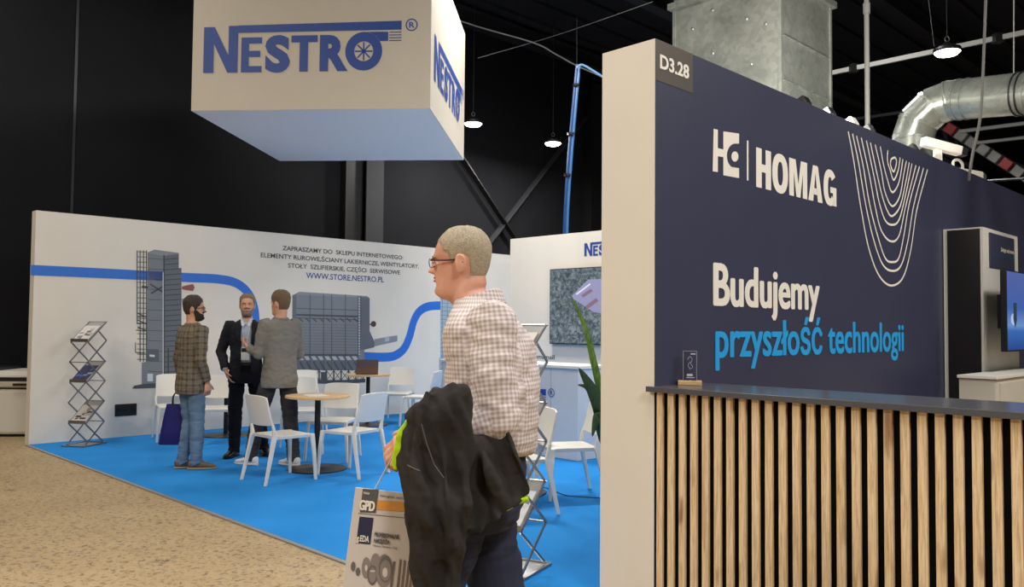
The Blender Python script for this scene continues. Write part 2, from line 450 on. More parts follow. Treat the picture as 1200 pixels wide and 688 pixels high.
mb.build('filter_picture', g(165), tw)
mb = MB()
for x in (363, 379, 388.5, 404.5): pline(mb, (x, 345), (x, 434), .012)
pline(mb, (347, 369), (419, 371), .03); pline(mb, (347, 372.5), (419, 375), .012); pline(mb, (347, 361.5), (419, 363.5), .01); pline(mb, (347, 415.8), (419, 416.3), .03)
for k in range(9): pline(mb, (350+k*8, 373), (355+k*8, 377), .02); pline(mb, (351+k*8, 424), (357+k*8, 434), .03)
for k in range(11): pline(mb, (347, 380+k*3.3), (419, 381.2+k*3.3), .004)
pline(mb, (419.4, 347), (419.4, 424), .012); pline(mb, (422.6, 347), (422.6, 410), .02)
for k in range(10):
    x = 348+k*8.6; pline(mb, (x, 433), (x, 446), .025)
    if k < 9: pline(mb, (x, 434), (x+8.6, 446), .01); pline(mb, (x+8.6, 434), (x, 446), .01)
for i in range(16): pline(mb, (348+i*5, 446+1.6*math.sin(PI*i/16)), (353+i*5, 446+1.6*math.sin(PI*(i+1)/16)), .06)
print_poly(mb, [(376, 436), (383, 436), (383, 446), (376, 446)], -.005)
mb.build('filter_drawing_lines', g(62), tw)
mb = MB(); c0 = wp(437.5, 379.7); mb.add([(c0[0]+.055*math.cos(a*PI/6), -.005, c0[1]+.05*math.sin(a*PI/6)) for a in range(12)], [tuple(range(12))]); pline(mb, (433, 380), (437, 380), .02); mb.build('motor_picture', mat('print_brown', (92, 66, 64), .6), tw)
# pale blue tower picture behind the walking man
mb = MB(); print_poly(mb, [(516, 346), (560, 350), (560, 420), (516, 419)], -.0035); mb.build('pale_tower_picture', mat('print_pale', (160, 186, 200), .6), tw)
mb = MB(); print_poly(mb, [(514.5, 419), (560, 420), (560, 462), (514.5, 463)], -.0036); mb.build('pale_tower_picture', g(150), tw)
mb = MB()
for k in range(24): pline(mb, (516, 350+k*4.8), (560, 353+k*4.7), .008, -.0045)
for x in (518, 524, 530, 537, 545): pline(mb, (x, 347), (x, 460), .012, -.0045)
mb.build('tower_drawing_lines', g(104), tw)
# lettering on the wall
def wall_text(fr, parent, body, xl, yt, yb, xr, m, off=.008, zref='H', name='lettering', y=-.004, bold=0):
    a, zt = fr.hit(xl, yt); _, zb = fr.hit(xl, yb); b, _ = fr.hit(xr, yt)
    mb = MB(); text_fit(mb, body, a, b, zb, zt, off, y, zref, None, bold); return mb.build(name, m, parent)
wall_text(FW, tw, 'ZAPRASZAMY DO  SKLEPU INTERNETOWEGO:', 331, 288, 293.2, 472.5, INK, .012)
wall_text(FW, tw, 'ELEMENTY RUROWE,ŚCIANY LAKIERNICZE, WENTYLATORY,', 305.5, 296, 301.4, 491, INK, .012)
wall_text(FW, tw, 'STOŁY  SZLIFIERSKIE, CZĘŚCI  SERWISOWE', 337.6, 308.3, 313.6, 468.8, INK, .012)
wall_text(FW, tw, 'WWW.STORE.NESTRO.PL', 358.7, 319.4, 326.2, 450, BLUE, .012)
# air grille low on the wall
a, zt = wp(134.5, 474); b, zb = wp(159.5, 486.5)
gr = MB().bb(a, b, -.02, .0, zb, zt).build('wall_socket_plate', BLACKP, tw, bevel=.006)
mb = MB()
for k in range(3): mb.box(((a+b)/2+(k-1)*.09, -.023, (zb+zt)/2), (.05, .008, .05))
mb.build('socket', BLACKM, gr)

# ---- carpet
CE = 12.0
tc_ = thing('stand_carpet', 'bright blue carpet laid over the concrete in front of the white exhibition wall', 'carpet', E0, AW)
CE = 8.36
MB().bb(.0, 9.9, -CE, -.002, 0, .012).build('carpet_surface', CARPET, tc_)
MB().bb(-.035, 0.0, -CE, -.002, 0, .012).build('edge_strip', mat('edge_strip_metal', (150, 152, 152), .4, .4), tc_, bevel=.003)

# ---- right white wall (room) of the same stand
R0 = Vector((At(597, 400, 13.07).x, 13.07, 0))
AR = AW-PI/2
FR = Frame(R0, AR)
tr = thing('exhibition_wall', 'white exhibition wall with a wall screen and blue letters, behind the podium', 'wall', R0, AR)
MB().bb(0, 2.6, 0, .16, 0.013, WH).build('wall_panel', WHITE, tr)
wall_text(FR, tr, '.com/mail', 622, 415, 420, 650, INK, .01)

# logo builder, in logo units (x right, z up), width 865, height 197
def logo_parts(fn, y=0, reg=True):
    mb = MB()
    def P(pts): mb.add([fn(x-35, 272-z) for x, z in pts], [tuple(range(len(pts)))])
    P([(35, 80), (80, 80), (80, 272), (35, 272)]); P([(80, 80), (82, 80), (145, 200), (145, 272), (142, 272), (80, 150)])
    P([(145, 76), (187, 76), (187, 272), (145, 272)]); P([(187, 75), (900, 67), (900, 104), (187, 106)])
    P([(202, 126), (236, 126), (236, 272), (202, 272)])
    for z0, z1, x1 in ((126, 152, 293), (182, 208, 286), (246, 272, 293)): P([(236, z0), (x1, z0), (x1, z1), (236, z1)])
    P([(422, 121), (537, 121), (537, 150), (422, 150)]); P([(459, 150), (496, 150), (496, 272), (459, 272)])
    for ch, x0, x1 in (('S', 308, 417), ('R', 547, 670)):
        text_fit(mb, ch, x0-35, x1-35, 272-(275 if ch == 'S' else 272), 272-(118 if ch == 'S' else 121), .055, fn=fn)
    N = 32; c = (738, 191)
    vs = []; 
    for k in range(N): 
        a = 2*PI*k/N; vs += [fn(c[0]+80*math.cos(a)-35, 272-c[1]+80*math.sin(a)), fn(c[0]+41*math.cos(a)-35, 272-c[1]+41*math.sin(a))]
    mb.add(vs, [(2*k, (2*k+2) % (2*N), (2*k+3) % (2*N), 2*k+1) for k in range(N)])
    for k in range(8):
        a = PI*k/4; d = (math.cos(a), math.sin(a)); e = (-d[1]*3.2, d[0]*3.2)
        P([(c[0]+e[0], c[1]+e[1]), (c[0]+d[0]*38+e[0], c[1]+d[1]*38+e[1]), (c[0]+d[0]*38-e[0], c[1]+d[1]*38-e[1]), (c[0]-e[0], c[1]-e[1])])
    ar = [(738+80.5*math.sin(math.radians(t_)), 191-80.5*math.cos(math.radians(t_))) for t_ in range(0, 61, 6)]
    for (a_, b_), (c_, d_) in zip(ar[:-1], ar[1:]):
        if b_ < 150: P([(a_, 111), (c_, 111), (c_, min(d_, 150)), (a_, b_)])
    P([(ar[-1][0], 111), (843, 112), (843, 150), (ar[-1][0], 150)])
    for k in range(4): P([(848, 112+k*11.5), (900, 112+k*11.5), (900, 116+k*11.5), (848, 116+k*11.5)])
    if reg:
        c = (943, 85); vs = []
        for k in range(24):
            a = 2*PI*k/24; vs += [fn(c[0]+26*math.cos(a)-35, 272-c[1]+26*math.sin(a)), fn(c[0]+21*math.cos(a)-35, 272-c[1]+21*math.sin(a))]
        mb.add(vs, [(2*k, (2*k+2) % 48, (2*k+3) % 48, 2*k+1) for k in range(24)])
        text_fit(mb, 'R', 932-35, 956-35, 272-97, 272-73, .02, fn=fn)
    return mb
# letters on right wall: N starts at px 685
a, zt = FR.hit(685, 285); _, zb = FR.hit(685, 300.5)
k_ = (zt-zb)/195
logo_parts(lambda x, z: (a+x*k_, -.004, zb+z*k_)).build('logo', BLUE, tr)
# wall screen with aerial view
n = Nodes('screen_aerial', .3)
v = n.tc.outputs['Object']
f1 = n.noise(v, 16, 6, .75, .8)
c = n.ramp(f1, [(.38, rgb(38, 50, 62)), (.5, rgb(92, 108, 118)), (.6, rgb(150, 164, 172))])
n.l(c, n.b.inputs['Emission Color']); n.b.inputs['Emission Strength'].default_value = .75; n.b.inputs['Base Color'].default_value = (.02, .02, .02, 1); AER = n.m
def wall_screen(fr, parent_label, name, x0, x1, z0, z1, yo, m, label):
    loc = fr.loc+fr.x*((x0+x1)/2)+fr.y*yo; loc.z = z0
    t = thing(name, label, 'screen', loc, fr.r); w = x1-x0; h = z1-z0
    MB().bb(-w/2, w/2, -.05, 0, 0, h).build('casing', BLACKP, t, bevel=.006)
    MB().bb(-w/2+.012, w/2-.012, -.054, -.05, .015, h-.012).build('display', m, t)
    return t
a, zt = FR.hit(648, 316); _, zb = FR.hit(652.5, 403)
ts = wall_screen(FR, '', 'wall_screen', a, a+2.0, zb, zt, -.02, AER, 'large screen with a grey-green aerial forest photo on the white wall behind the plant')
hgt = zt-zb; o_x = -1.0
mb = MB()
def sq(pts, y=-.056): mb.add([(o_x+a_*1.0, y, b_*hgt) for a_, b_ in pts], [tuple(range(len(pts)))])
sq([(.42, .62), (.75, .84), (1.3, .84), (1.3, .38), (.85, .42)]); mb.build('roof_picture', mat('scr_roof', (120, 118, 150), .5, emit=(128, 130, 156), estr=.7), ts)
mb = MB(); sq([(.52, .66), (.78, .79), (.80, .775), (.54, .645)], -.057); mb.build('road_picture', mat('scr_road', (190, 190, 200), .5, emit=(176, 178, 190), estr=.7), ts)
mb = MB(); sq([(.62, .64), (.8, .72), (.84, .69), (.66, .61)], -.058); sq([(.7, .5), (.9, .6), (.94, .56), (.74, .46)], -.058); mb.build('roof_picture', mat('scr_roof2', (110, 90, 100), .5, emit=(120, 96, 112), estr=.6), ts)
# far bright inner panel seen between both walls is the white wall itself

# ---- podium
PP = G(677, 542); PP.z = 0
PP.z = .013
tp = thing('podium', 'white reception podium with a blue printed logo, in front of the wall screen', 'podium', PP, AR)
FP = Frame(PP, AR)
PODM = mat('podium_white', (206, 208, 212), .4)
MB().bb(-2.35, 0, 0, .52, 0.0, 1.02).build('body', PODM, tp, bevel=.004)
MB().bb(-2.38, .03, -.03, .55, 1.02, 1.055).build('top', CHAIRW, tp, bevel=.004)
MB().bb(-.42, -.40, -.002, .0, .05, 1.0).build('joint', g(165), tp)
xr, zr = FP.hit(650, 462); kk = .00195
logo_parts(lambda x, z: (xr+(x-908-25)*kk, -.006, zr+(z-187)*kk)).build('logo', BLUE, tp)

# ================================================================ hanging sign
ZF = 9.5
SL = At(219.5, 128.7, ZF); SRt = At(505.5, 128.2, ZF)
ws = (SRt-SL).length; zb = (SL.z+SRt.z)/2; HS = 1.9
rs = -math.radians(4.2)
tsn = thing('hanging_sign', 'large white box sign with blue lettering hanging over the blue carpet', 'sign', ((SL.x+SRt.x)/2, ZF, zb), rs)
FS = Frame((SL.x+SRt.x, 0, 0), rs); FS = Frame(((SL.x+SRt.x)/2, ZF, 0), rs)
DS = ws*1.04
MB().bb(-ws/2, ws/2, 0, DS, 0, HS).build('sign_box', SIGNW, tsn)
MB().bb(-ws/2+.01, ws/2-.01, .01, DS-.01, -.004, 0).build('underside', mat('sign_under_bounce', (236, 236, 236), .7), tsn)  # coloured whiter than the box to stand in for carpet bounce
a, zt_ = FS.hit(239.5, 31); b, zb_ = FS.hit(470, 82.5)
k_ = (b-a)/865; kz = (zt_-zb_)/196
logo_parts(lambda x, z: (a+x*k_, -.004, zb_-zb+z*kz)).build('logo', BLUE, tsn)
# right face: letters run away from the viewer
FSR = Frame(tuple((Vector((FS.loc.x, FS.loc.y, 0))+FS.x*(ws/2))[:2]), rs+PI/2)
a2, zt2 = FSR.hit(509, 38); b2, _ = FSR.hit(541.5, 90); _, zb2 = FSR.hit(509, 88)
k2 = (b2-a2)/865; kz2 = k2*1.02
logo_parts(lambda x, z: (ws/2+.004, a2+x*k2, zt2-zb-195*kz2+z*kz2)).build('logo', BLUE, tsn)
for sx in (-1, 1):
    for dy in (.3, DS-.3):
        MB().cyl((sx*(ws/2-.3), dy, HS), (sx*(ws/2-.3), dy, RH-zb-.1), .006, n=6).build('suspension_wire', BLACKM, tsn)

# ================================================================ navy HOMAG stand
ZC = 4.4
C0 = At(767, 300, ZC); C0.z = 0
HH = At(767, 45, ZC).z
FH = Frame(C0, AW)
th = thing('exhibition_wall', 'tall navy blue exhibition wall with white lettering and a cream end face', 'wall', C0, AW)
TH = .36
MB().bb(0.0, 9.5, 0.0, TH, 0, HH).build('wall_core', WHITE, th)
MB().bb(0.002, 9.5, -.003, 0, 0, HH-.001).build('navy_face', NAVY, th)
a, z0_ = FH.hit(811, 109.5)
MB().bb(0.002, a, -.005, -.003, z0_, HH-.001).build('number_panel', mat('olive_grey_print', (82, 76, 68), .5), th)
wall_text(FH, th, 'D3.28', 772.5, 64, 80, 806, LETW, .015, 'D', y=-.007, bold=.02)
def block_letters(mb, word, fn):
    """heavy grotesque capitals built from polygons, height 1"""
    x = 0.0; q = .245
    def P(pts): mb.add([fn(x+a, b) for a, b in pts], [tuple(range(len(pts)))])
    def ring(w, a0, a1, N=40, e=.86):
        cx = w/2; o_ = []
        for k in range(N+1):
            a = math.radians(a0+(a1-a0)*k/N); c_, s_ = math.cos(a), math.sin(a)
            c_, s_ = math.copysign(abs(c_)**e, c_), math.copysign(abs(s_)**e, s_)
            o_.append(((cx+w/2*c_, .5+.52*s_), (cx+(w/2-q)*c_, .5+(.52-q*.86)*s_)))
        for (a, b), (c, d) in zip(o_[:-1], o_[1:]): P([a, c, d, b])
    for ch in word:
        if ch == 'H': w = .66; P([(0, 0), (q, 0), (q, 1), (0, 1)]); P([(w-q, 0), (w, 0), (w, 1), (w-q, 1)]); P([(q, .41), (w-q, .41), (w-q, .61), (q, .61)])
        elif ch == 'O': w = .74; ring(w, 0, 360)
        elif ch == 'M':
            w = .90; P([(0, 0), (q*.92, 0), (q*.92, 1), (0, 1)]); P([(w-q*.92, 0), (w, 0), (w, 1), (w-q*.92, 1)])
            P([(q*.92, 1), (q*1.3, 1), (w/2, .36), (w/2, 0), (w/2-.10, 0), (q*.92, .66)]); P([(w-q*1.3, 1), (w-q*.92, 1), (w-q*.92, .66), (w/2+.10, 0), (w/2, 0), (w/2, .36)])
        elif ch == 'A':
            w = .76; P([(0, 0), (q*1.05, 0), (w/2, .80), (w/2, 1), (w/2-.13, 1)]); P([(w-q*1.05, 0), (w, 0), (w/2+.13, 1), (w/2, 1), (w/2, .80)]); P([(.22, .19), (w-.22, .19), (w-.27, .37), (.27, .37)])
        elif ch == 'G':
            w = .72; ring(w, 38, 318); P([(w*.52, .36), (w, .36), (w, .53), (w*.52, .53)]); P([(w-q*.8, 0), (w, 0), (w, .36), (w-q*.8, .36)])
        x += w+.055
    return x-.055
_mb = MB(); _W = block_letters(_mb, 'HOMAG', lambda a, b: (a, 0, b))
_a, _zt = FH.hit(885, 172.5); _, _zb = FH.hit(885, 219); _b, _ = FH.hit(979, 200)
_mb.v = [(_a+x_/_W*(_b-_a), -.006, _zb+z__*(_zt-_zb)) for x_, y_, z__ in _mb.v]; _mb.build('lettering', LETW, th)
wall_text(FH, th, 'Budujemy', 836, 309, 357, 958.5, LETW, 0, 'B', y=-.006, bold=.036)
# second line: zref x-height handled with letter 'b' (ascender height)
wall_text(FH, th, 'przyszłość technologii', 838, 374, 418.5, 1057.5, LETC, 0, 'l', y=-.006, bold=.028)
def hp(px, py): return FH.hit(px, py)
mb = MB()
def hpoly(pts, y=-.006): mb.add([(a_, y, z_) for a_, z_ in (hp(700+p[0]/2.647, p[1]/2.647) for p in pts)], [tuple(range(len(pts)))])
hpoly([(358, 400), (371, 403), (371, 534), (355, 532)]); hpoly([(371, 460), (388, 464), (388, 488), (371, 485)])
arc = []
for k in range(13):
    t_ = math.radians(90+180*k/12); arc.append((424+25*math.cos(t_), 484-38*math.sin(t_)))
arc = [(437, 446)]+arc+[(437, 522)]
A_ = [(388, 408), (437, 415)]+arc+[(437, 553), (388, 544)]
top = [(388, 408), (437, 415), (437, 452)]
# split into strips between left border and the arc
prev = (437, 415); left = (388, 408)
pts = [(437, 415)]+arc+[(437, 553)]
for p, q in zip(pts[:-1], pts[1:]):
    lp = (388, 408+(p[1]-415)*136/138); lq = (388, 408+(q[1]-415)*136/138)
    if q[1] >= p[1]: hpoly([lp, p, q, lq])
hpoly([(424+11*math.cos(k*PI/8), 486+16*math.sin(k*PI/8)) for k in range(16)])
hpoly([(461, 436), (466, 437), (466, 561), (461, 560)])
mb.build('emblem', LETW, th)
CV = [
 [(372,52),(385,120),(405,250),(425,350),(450,415),(480,440),(510,420),(530,350),(545,250),(572,148)],
 [(383,58),(398,130),(415,230),(435,320),(458,385),(482,403),(505,390),(522,330),(537,240),(562,144)],
 [(393,63),(410,140),(425,230),(445,310),(465,370),(483,381),(500,370),(513,310),(527,230),(552,140)],
 [(405,68),(425,160),(440,240),(455,300),(478,328),(500,315),(517,240),(543,137)],
 [(418,75),(438,170),(450,230),(465,275),(482,287),(500,275),(516,215),(533,133)],
 [(428,80),(445,160),(458,215),(470,250),(483,265),(503,240),(517,180),(526,130)],
 [(440,85),(455,150),(465,205),(483,240),(502,215),(512,160),(519,126)],
 [(453,90),(460,130),(470,170),(483,205),(500,180),(510,122)],
 [(472,99),(471,125),(478,150),(487,174),(498,150),(503,118)],
 [(480,122),(490,118),(494,130),(487,153),(479,138),(480,122)]]
mb = MB()
for c in CV:
    ribbon(mb, [(p.x, p.y) for p in catmull([hp(820+x/2.15, 130+y/2.15) for x, y in c], 8)], .017, -.006)
mb.build('contour_lines', LETW, th)

# ---- counter with oak slats
AC = AR
CH = 1.5-(452.8-384.8)/975*ZC
tcn = thing('slatted_counter', 'bar counter faced with vertical oak slats over black, dark grey top, against the navy wall', 'counter', C0, AC)
CL = 3.2
MB().bb(.006, CL, .014, .46, 0, CH-.03).build('body', mat('felt_black', (10, 9, 9), .9, spec=.1), tcn)
n = Nodes('counter_top', .35); n.b.inputs['Base Color'].default_value = rgb(84, 85, 90); n.b.inputs['Roughness'].default_value = .2
MB().bb(.001, CL+.02, -.002, .48, CH-.028, CH).bb(-.03, CL+.02, -.035, -.0021, CH-.028, CH).build('counter_top', n.m, tcn, bevel=.002)
pitch = .0685
slat = None; i = 0; x = .018
mbs = MB().bb(0, .037, -.004, .014, 0.0, CH-.029)
while x < CL-.05:
    if slat is None: slat = mbs.build('slat', OAK, tcn, bevel=.0015); o = slat
    else: o = slat.copy(); COL.objects.link(o); o.parent = tcn
    o.location = (x, 0, 0); x += pitch; i += 1

# ---- award on the counter
aw = At(808.5, 448.3, 4.52); 
ta = thing('award', 'clear glass block award on a small wooden base at the left end of the counter', 'award', (aw.x, aw.y, CH), math.radians(-12))
MB().bb(-.063, .063, -.035, .035, 0, .025).build('base', OAKT, ta, bevel=.003)
GL = mat('clear_glass', (255, 255, 255), .03, trans=1.0)
gl = MB().bb(-.036, .036, -.02, .02, .025, .185).build('glass_block', GL, ta, bevel=.003)
for q in (((-.036, .036), (.183, .186)), ((-.037, -.034), (.026, .185)), ((.034, .037), (.026, .185))):
    MB().bb(*q[0], -.0212, -.0196, *q[1]).build('edge_glint', mat('glint_grey', (150, 154, 164), .15), gl)  # pale strips painted as the light caught by the glass edges
mb = MB(); mb.bb(.004, .03, -.0215, -.0205, .166, .173); mb.bb(-.016, .014, -.0215, -.0205, .05, .062); mb.bb(-.02, .024, -.0215, -.0205, .040, .044)
ribbon(mb, [(p.x, p.y) for p in catmull([(-.012+.0, .14), (.0, .155), (.012, .14), (.004, .12), (.014, .10), (.0, .09), (-.01, .11), (.002, .125)], 5)], .0018, -.0212)
mb.build('engraving', mat('etched', (190, 196, 206), .6), gl)

# ---- tower with screen on the navy stand
s_t, _ = hp(1105, 400)
TZ = At(1105, 269, (C0+U*s_t).y).z
PT = C0+U*s_t
tt = thing('display_tower', 'white display tower with a black side panel beside the navy wall, right edge', 'tower', PT, AW)
MB().bb(0.01, 1.1, -.333, -.01, 0, TZ).build('tower_body', mat('tower_white', (214, 210, 200), .5), tt)
MB().bb(-.0, .01, -.312, -.045, 0, TZ-.015).build('black_panel', mat('panel_black', (30, 27, 27), .35), tt)
FT = Frame(PT-V*.333, AW)
def tpos(px, py): a_, z_ = FT.hit(px, py); return a_, z_
a, zt = tpos(1158.5, 272.5); b, _ = tpos(1187, 281); _, zb = tpos(1158.5, 312.5)
pn = MB().bb(a, b, -.345, -.333, zb, zt).build('sign_panel', NAVY, tt)
mb = MB(); text_fit(mb, 'Design and more', a+(b-a)*.42, b-.03, zb+(zt-zb)*.52, zb+(zt-zb)*.64, .02, -.347, 'D'); mb.build('lettering', LETW, pn)
mb = MB(); text_fit(mb, 'Solutions for wood', a+.04, b-.03, zb+(zt-zb)*.34, zb+(zt-zb)*.45, .01, -.347, 'S'); mb.build('lettering', mat('letter_teal', (44, 96, 128), .5), pn)
n = Nodes('screen_blue', .2)
sx = n.n('ShaderNodeSeparateXYZ'); n.l(n.tc.outputs['Object'], sx.inputs[0])
gz = n.math('DIVIDE', sx.outputs[2], .75)
c = n.ramp(gz, [(0, rgb(36, 72, 150)), (.24, rgb(64, 116, 196)), (.30, rgb(120, 160, 220)), (.5, rgb(70, 108, 184)), (1, rgb(98, 110, 178))])
n.l(c, n.b.inputs['Emission Color']); n.b.inputs['Emission Strength'].default_value = .75; n.b.inputs['Base Color'].default_value = (.01, .01, .02, 1)
FT2 = Frame(PT-V*.50, AW)
a, zt = FT2.hit(1171.5, 316); _, zb = FT2.hit(1172.5, 412.5)
t2 = wall_screen(FT2, '', 'wall_screen', a, a+1.25, zb, zt, 0, n.m, 'flat screen with a blue picture mounted on the white display tower at the right edge')
MB().bb(-.3, .3, 0.0, .11, .2, .5).build('bracket', BLACKM, t2)
mb = MB()
mb.add([(-.625+.18+.085*math.cos(k*PI/8), -.056, .28+.05*math.sin(k*PI/8)) for k in range(16)], [tuple(range(16))]); mb.build('cloud_picture', mat('scr_w', (150, 160, 196), .5, emit=(150, 164, 206), estr=.8), t2)
mb = MB().bb(-.46, -.36, -.058, -.057, .27, .42); mb.add([(-.46, -.058, .27), (-.41, -.058, .2), (-.36, -.058, .27)], [(0, 1, 2)]); mb.build('bottle_picture', mat('scr_d', (30, 50, 70), .5, emit=(40, 60, 80), estr=.5), t2)
# low white cabinet under the screen
cp = PT-V*.62+U*.25
tk = thing('low_cabinet', 'low white cabinet below the screen of the display tower, behind the counter', 'cabinet', cp, AW)
a, zt = Frame(cp, AW).hit(1166, 441)
MB().bb(a, a+1.9, 0, .26, 0, zt-.03).build('body', mat('cab_white', (200, 194, 180), .5), tk)
MB().bb(a-.02, a+1.92, -.02, .27, zt-.025, zt).build('worktop', CHAIRW, tk, bevel=.003)
MB().bb(a+.1, a+.9, -.012, 0, .1, zt-.06).bb(a+1.0, a+1.8, -.012, 0, .1, zt-.06).build('door', mat('cab_white', (200, 194, 180), .5), tk)

# ================================================================ ducts and gear overhead
DP = At(915, 100, 7.6)
td = thing('ventilation_duct', 'large square galvanised steel duct rising behind the navy wall', 'duct', (DP.x, DP.y, 2.4), AR)
ww, dd = 1.17, 1.05
_, ztop = Frame(DP, AR).hit(915, -27)
H1 = ztop-2.4
MB().bb(-ww, 0, 0, dd, 0, H1).build('duct_section', GALV, td)
MB().bb(-ww, 0, 0, dd, H1+.06, H1+1.8).build('duct_section', GALV, td)
MB().bb(-ww-.05, .05, -.05, dd+.05, H1, H1+.03).bb(-ww-.05, .05, -.05, dd+.05, H1+.032, H1+.062).build('flange', GALV, td)
mb = MB().bb(-.02, .012, -.012, .02, 0, H1).bb(-ww-.012, -ww+.02, -.012, .02, 0, H1).bb(-.02, .012, dd-.02, dd+.012, 0, H1)
mb.build('corner_seam', GALV, td)
for k in range(5): MB().bar((.004, .05, .15+k*.42), (.004, dd-.05, .15+k*.42), .010, .03, (1, 0, 0)).build('stiffening_fold', GALV, td)
mb = MB()
for (fx, fz) in [(-.95, H1-.25), (-.72, H1-.12), (-.72, H1-.55), (-.35, H1-.3), (-.28, H1-.1), (-.15, H1-.4), (-1.0, H1-.85), (-.7, H1-.9), (-.3, H1-.75), (-1.02, H1-.5)]:
    mb.sphere((fx, 0, fz), (.018, .012, .018), 8, 5)
for k in range(5): mb.sphere((-.5+k*.09, 0, .95-.06*math.sin(k*PI/4)+k*.02), (.024, .016, .024), 8, 5)
mb.build('rivet', GALV, td, smooth=True)

# round duct with segmented elbow
trd = thing('round_duct', 'round galvanised steel duct with a segmented elbow, above the right part of the navy wall', 'duct', At(1070, 220, 8.6))
o0 = At(1070, 220, 8.6)
pts = [At(1070, 232, 8.6), At(1070, 161, 8.6), At(1077, 141, 8.55), At(1094, 125, 8.45), At(1113, 118, 8.35), At(1215, 108, 7.7), At(1420, 86, 6.6)]
pts = [p-o0 for p in pts]
R_ = .2
for a_, b_ in zip(pts[:-1], pts[1:]):
    d_ = (b_-a_).normalized()
    MB().tube([a_-d_*.03, b_+d_*.03], R_, 28).build('duct_segment', GALV, trd, smooth=True)
for p_, q_, f in [(0, 1, .3), (0, 1, .6), (0, 1, .97), (1, 2, .98), (2, 3, .98), (3, 4, .98), (4, 5, .12), (4, 5, .22), (4, 5, .93)]:
    c_ = pts[p_].lerp(pts[q_], f); d_ = (pts[q_]-pts[p_]).normalized(); MB().tube([c_-d_*.008, c_+d_*.008], R_+.008, 28).build('joint_ring', GALV, trd, smooth=True)
c_ = pts[4].lerp(pts[5], .80); d_ = (pts[5]-pts[4]).normalized()
mb = MB()
for off in (0, .05): mb.tube([c_+d_*(off-.006), c_+d_*(off+.006)], R_+.012, 28)
mb.build('strap', BLACKP, trd)

# white pole
pp = At(1016, 60, 8.2)
t = thing('ceiling_pole', 'thin white vertical pole between the square duct and the round duct', 'pole', (pp.x, pp.y, 2.3))
MB().cyl((0, 0, 0), (0, 0, RH-2.3), .024, n=12).build('tube', PIPEG, t, smooth=True)
MB().cyl((0, 0, At(1016, 16, 8.2).z-2.3), (0, 0, At(1016, 4, 8.2).z-2.3), .034, n=12).build('coupling', PIPEG, t, smooth=True)

# lamp rail and other bars at the upper right
def rail(name, label, p, q, r, m, square=None):
    o = p.copy(); t = thing(name, label, 'rail', o)
    if square: MB().bar((0, 0, 0), q-p, *square).build('bar', m, t)
    else: MB().cyl((0, 0, 0), q-p, r, n=8).build('bar', m, t)
    return t
t = rail('cable_rail', 'pale grey cable tray crossing behind the ceiling lamp at the upper right', At(965, 87.5, 13.5), At(1330, 11, 10.5), 0, PIPEG, (.04, .07))
for f in (.12, .62):
    p = (At(1330, 11, 10.5)-At(965, 87.5, 13.5))*f; MB().box(p, (.12, .12, .13)).build('clamp', BLACKP, t)
rail('steel_bar', 'pale horizontal steel bar just under the round duct', At(1125, 154, 15), At(1300, 132, 13), .035, PIPEG)
rail('steel_bar', 'lower of two pale steel bars behind the red and white crane girder', At(1140, 168, 15), At(1300, 150, 13), .03, PIPEG)
rail('steel_bar', 'thin dark steel tube to the right of the spotlights on the navy wall', At(1140, 213, 12), At(1300, 203, 11), .02, BLACKM)
rail('steel_bar', 'thin dark tie rod left of the round duct', At(985, 142, 16), At(1060, 131, 15), .03, BEAMM)
t = rail('light_strip', 'glowing pinkish white light strip above the navy wall at the right edge', At(1176, 242.5, 20), At(1320, 235, 19), 0, mat('strip', (255, 240, 255), .4, emit=(250, 225, 245), estr=3), (.05, .06))
# crane girder, red and white
o = At(1096, 140, 17); q = At(1290, 262, 15)
t = thing('crane_girder', 'red and white girder hanging under the hall roof at the upper right', 'girder', o)
d = q-o; RED = mat('safety_red', (150, 30, 26), .5)
for zz in (.11, -.11): MB().bar(Vector((0, 0, zz)), d+Vector((0, 0, zz)), .05, .05).build('chord', BEAMM, t)
NN = 14
for k in range(NN):
    a_ = d*(k/NN); b_ = d*((k+1)/NN)
    MB().bar(a_+Vector((0, 0, -.11 if k % 2 else .11)), b_+Vector((0, 0, -.11 if k % 2 else .11)), .03, .03).build('lattice', BEAMM, t)
    if k in (1, 2, 3, 4, 5, 6, 7, 8, 9, 10):
        m_ = RED if k in (1, 6, 9, 10) else PIPEG
        MB().bar(a_+d*.008, b_-d*.008, .17, .19).build('cover_panel', m_, t, bevel=.01)
for k, (x0, y0, x1, y1) in enumerate([(1085, 170, 1140, 196), (1090, 176, 1230, 262), (1100, 130, 1112, 175), (1122, 150, 1119, 190), (1060, 150, 1230, 205)]):
    rail('roof_truss_bar', ['short dark roof truss bar', 'long dark sloping roof truss bar', 'upright dark roof truss bar beside the elbow', 'second upright dark roof truss bar', 'dark truss bar above the girder'][k]+' behind the round duct', At(x0, y0, 20), At(x1, y1, 20), .05, BEAMM)

# cables
def cable(name, label, pts, r, m, group=None, n=6):
    o = pts[0].copy(); t = MB().tube([p-o for p in catmull(pts, 6)], r, n).build(name, m, smooth=True); t.location = o
    return tag(t, label, 'cable', group)
cable('power_cable', 'twisted grey cable bundle hanging in front of the round duct', [At(1156, -30, 7.0), At(1153, 60, 7.0), At(1149, 135, 7.0), At(1140, 180, 7.0), At(1135, 212, 7.0)], .013, mat('cable_grey', (70, 68, 66), .5))
cable('suspension_cable', 'thin cable holding the round duct at the far right', [At(1188, -20, 7.9), At(1188, 92, 7.9)], .006, PIPEG)
cable('suspension_cable', 'thin dark cable to the left of the right-hand ceiling lamp', [At(1086, -20, 12), At(1095, 55, 12)], .008, BLACKM)
cable('power_cable', 'pale cable sagging under the roof from the hanging sign towards the navy wall', [At(495, 8, 15), At(556, 30, 15), At(625, 50, 15), At(652, 64, 15), At(676, 77, 15), At(720, 96, 14)], .014, mat('cable_pale', (120, 120, 118), .5))
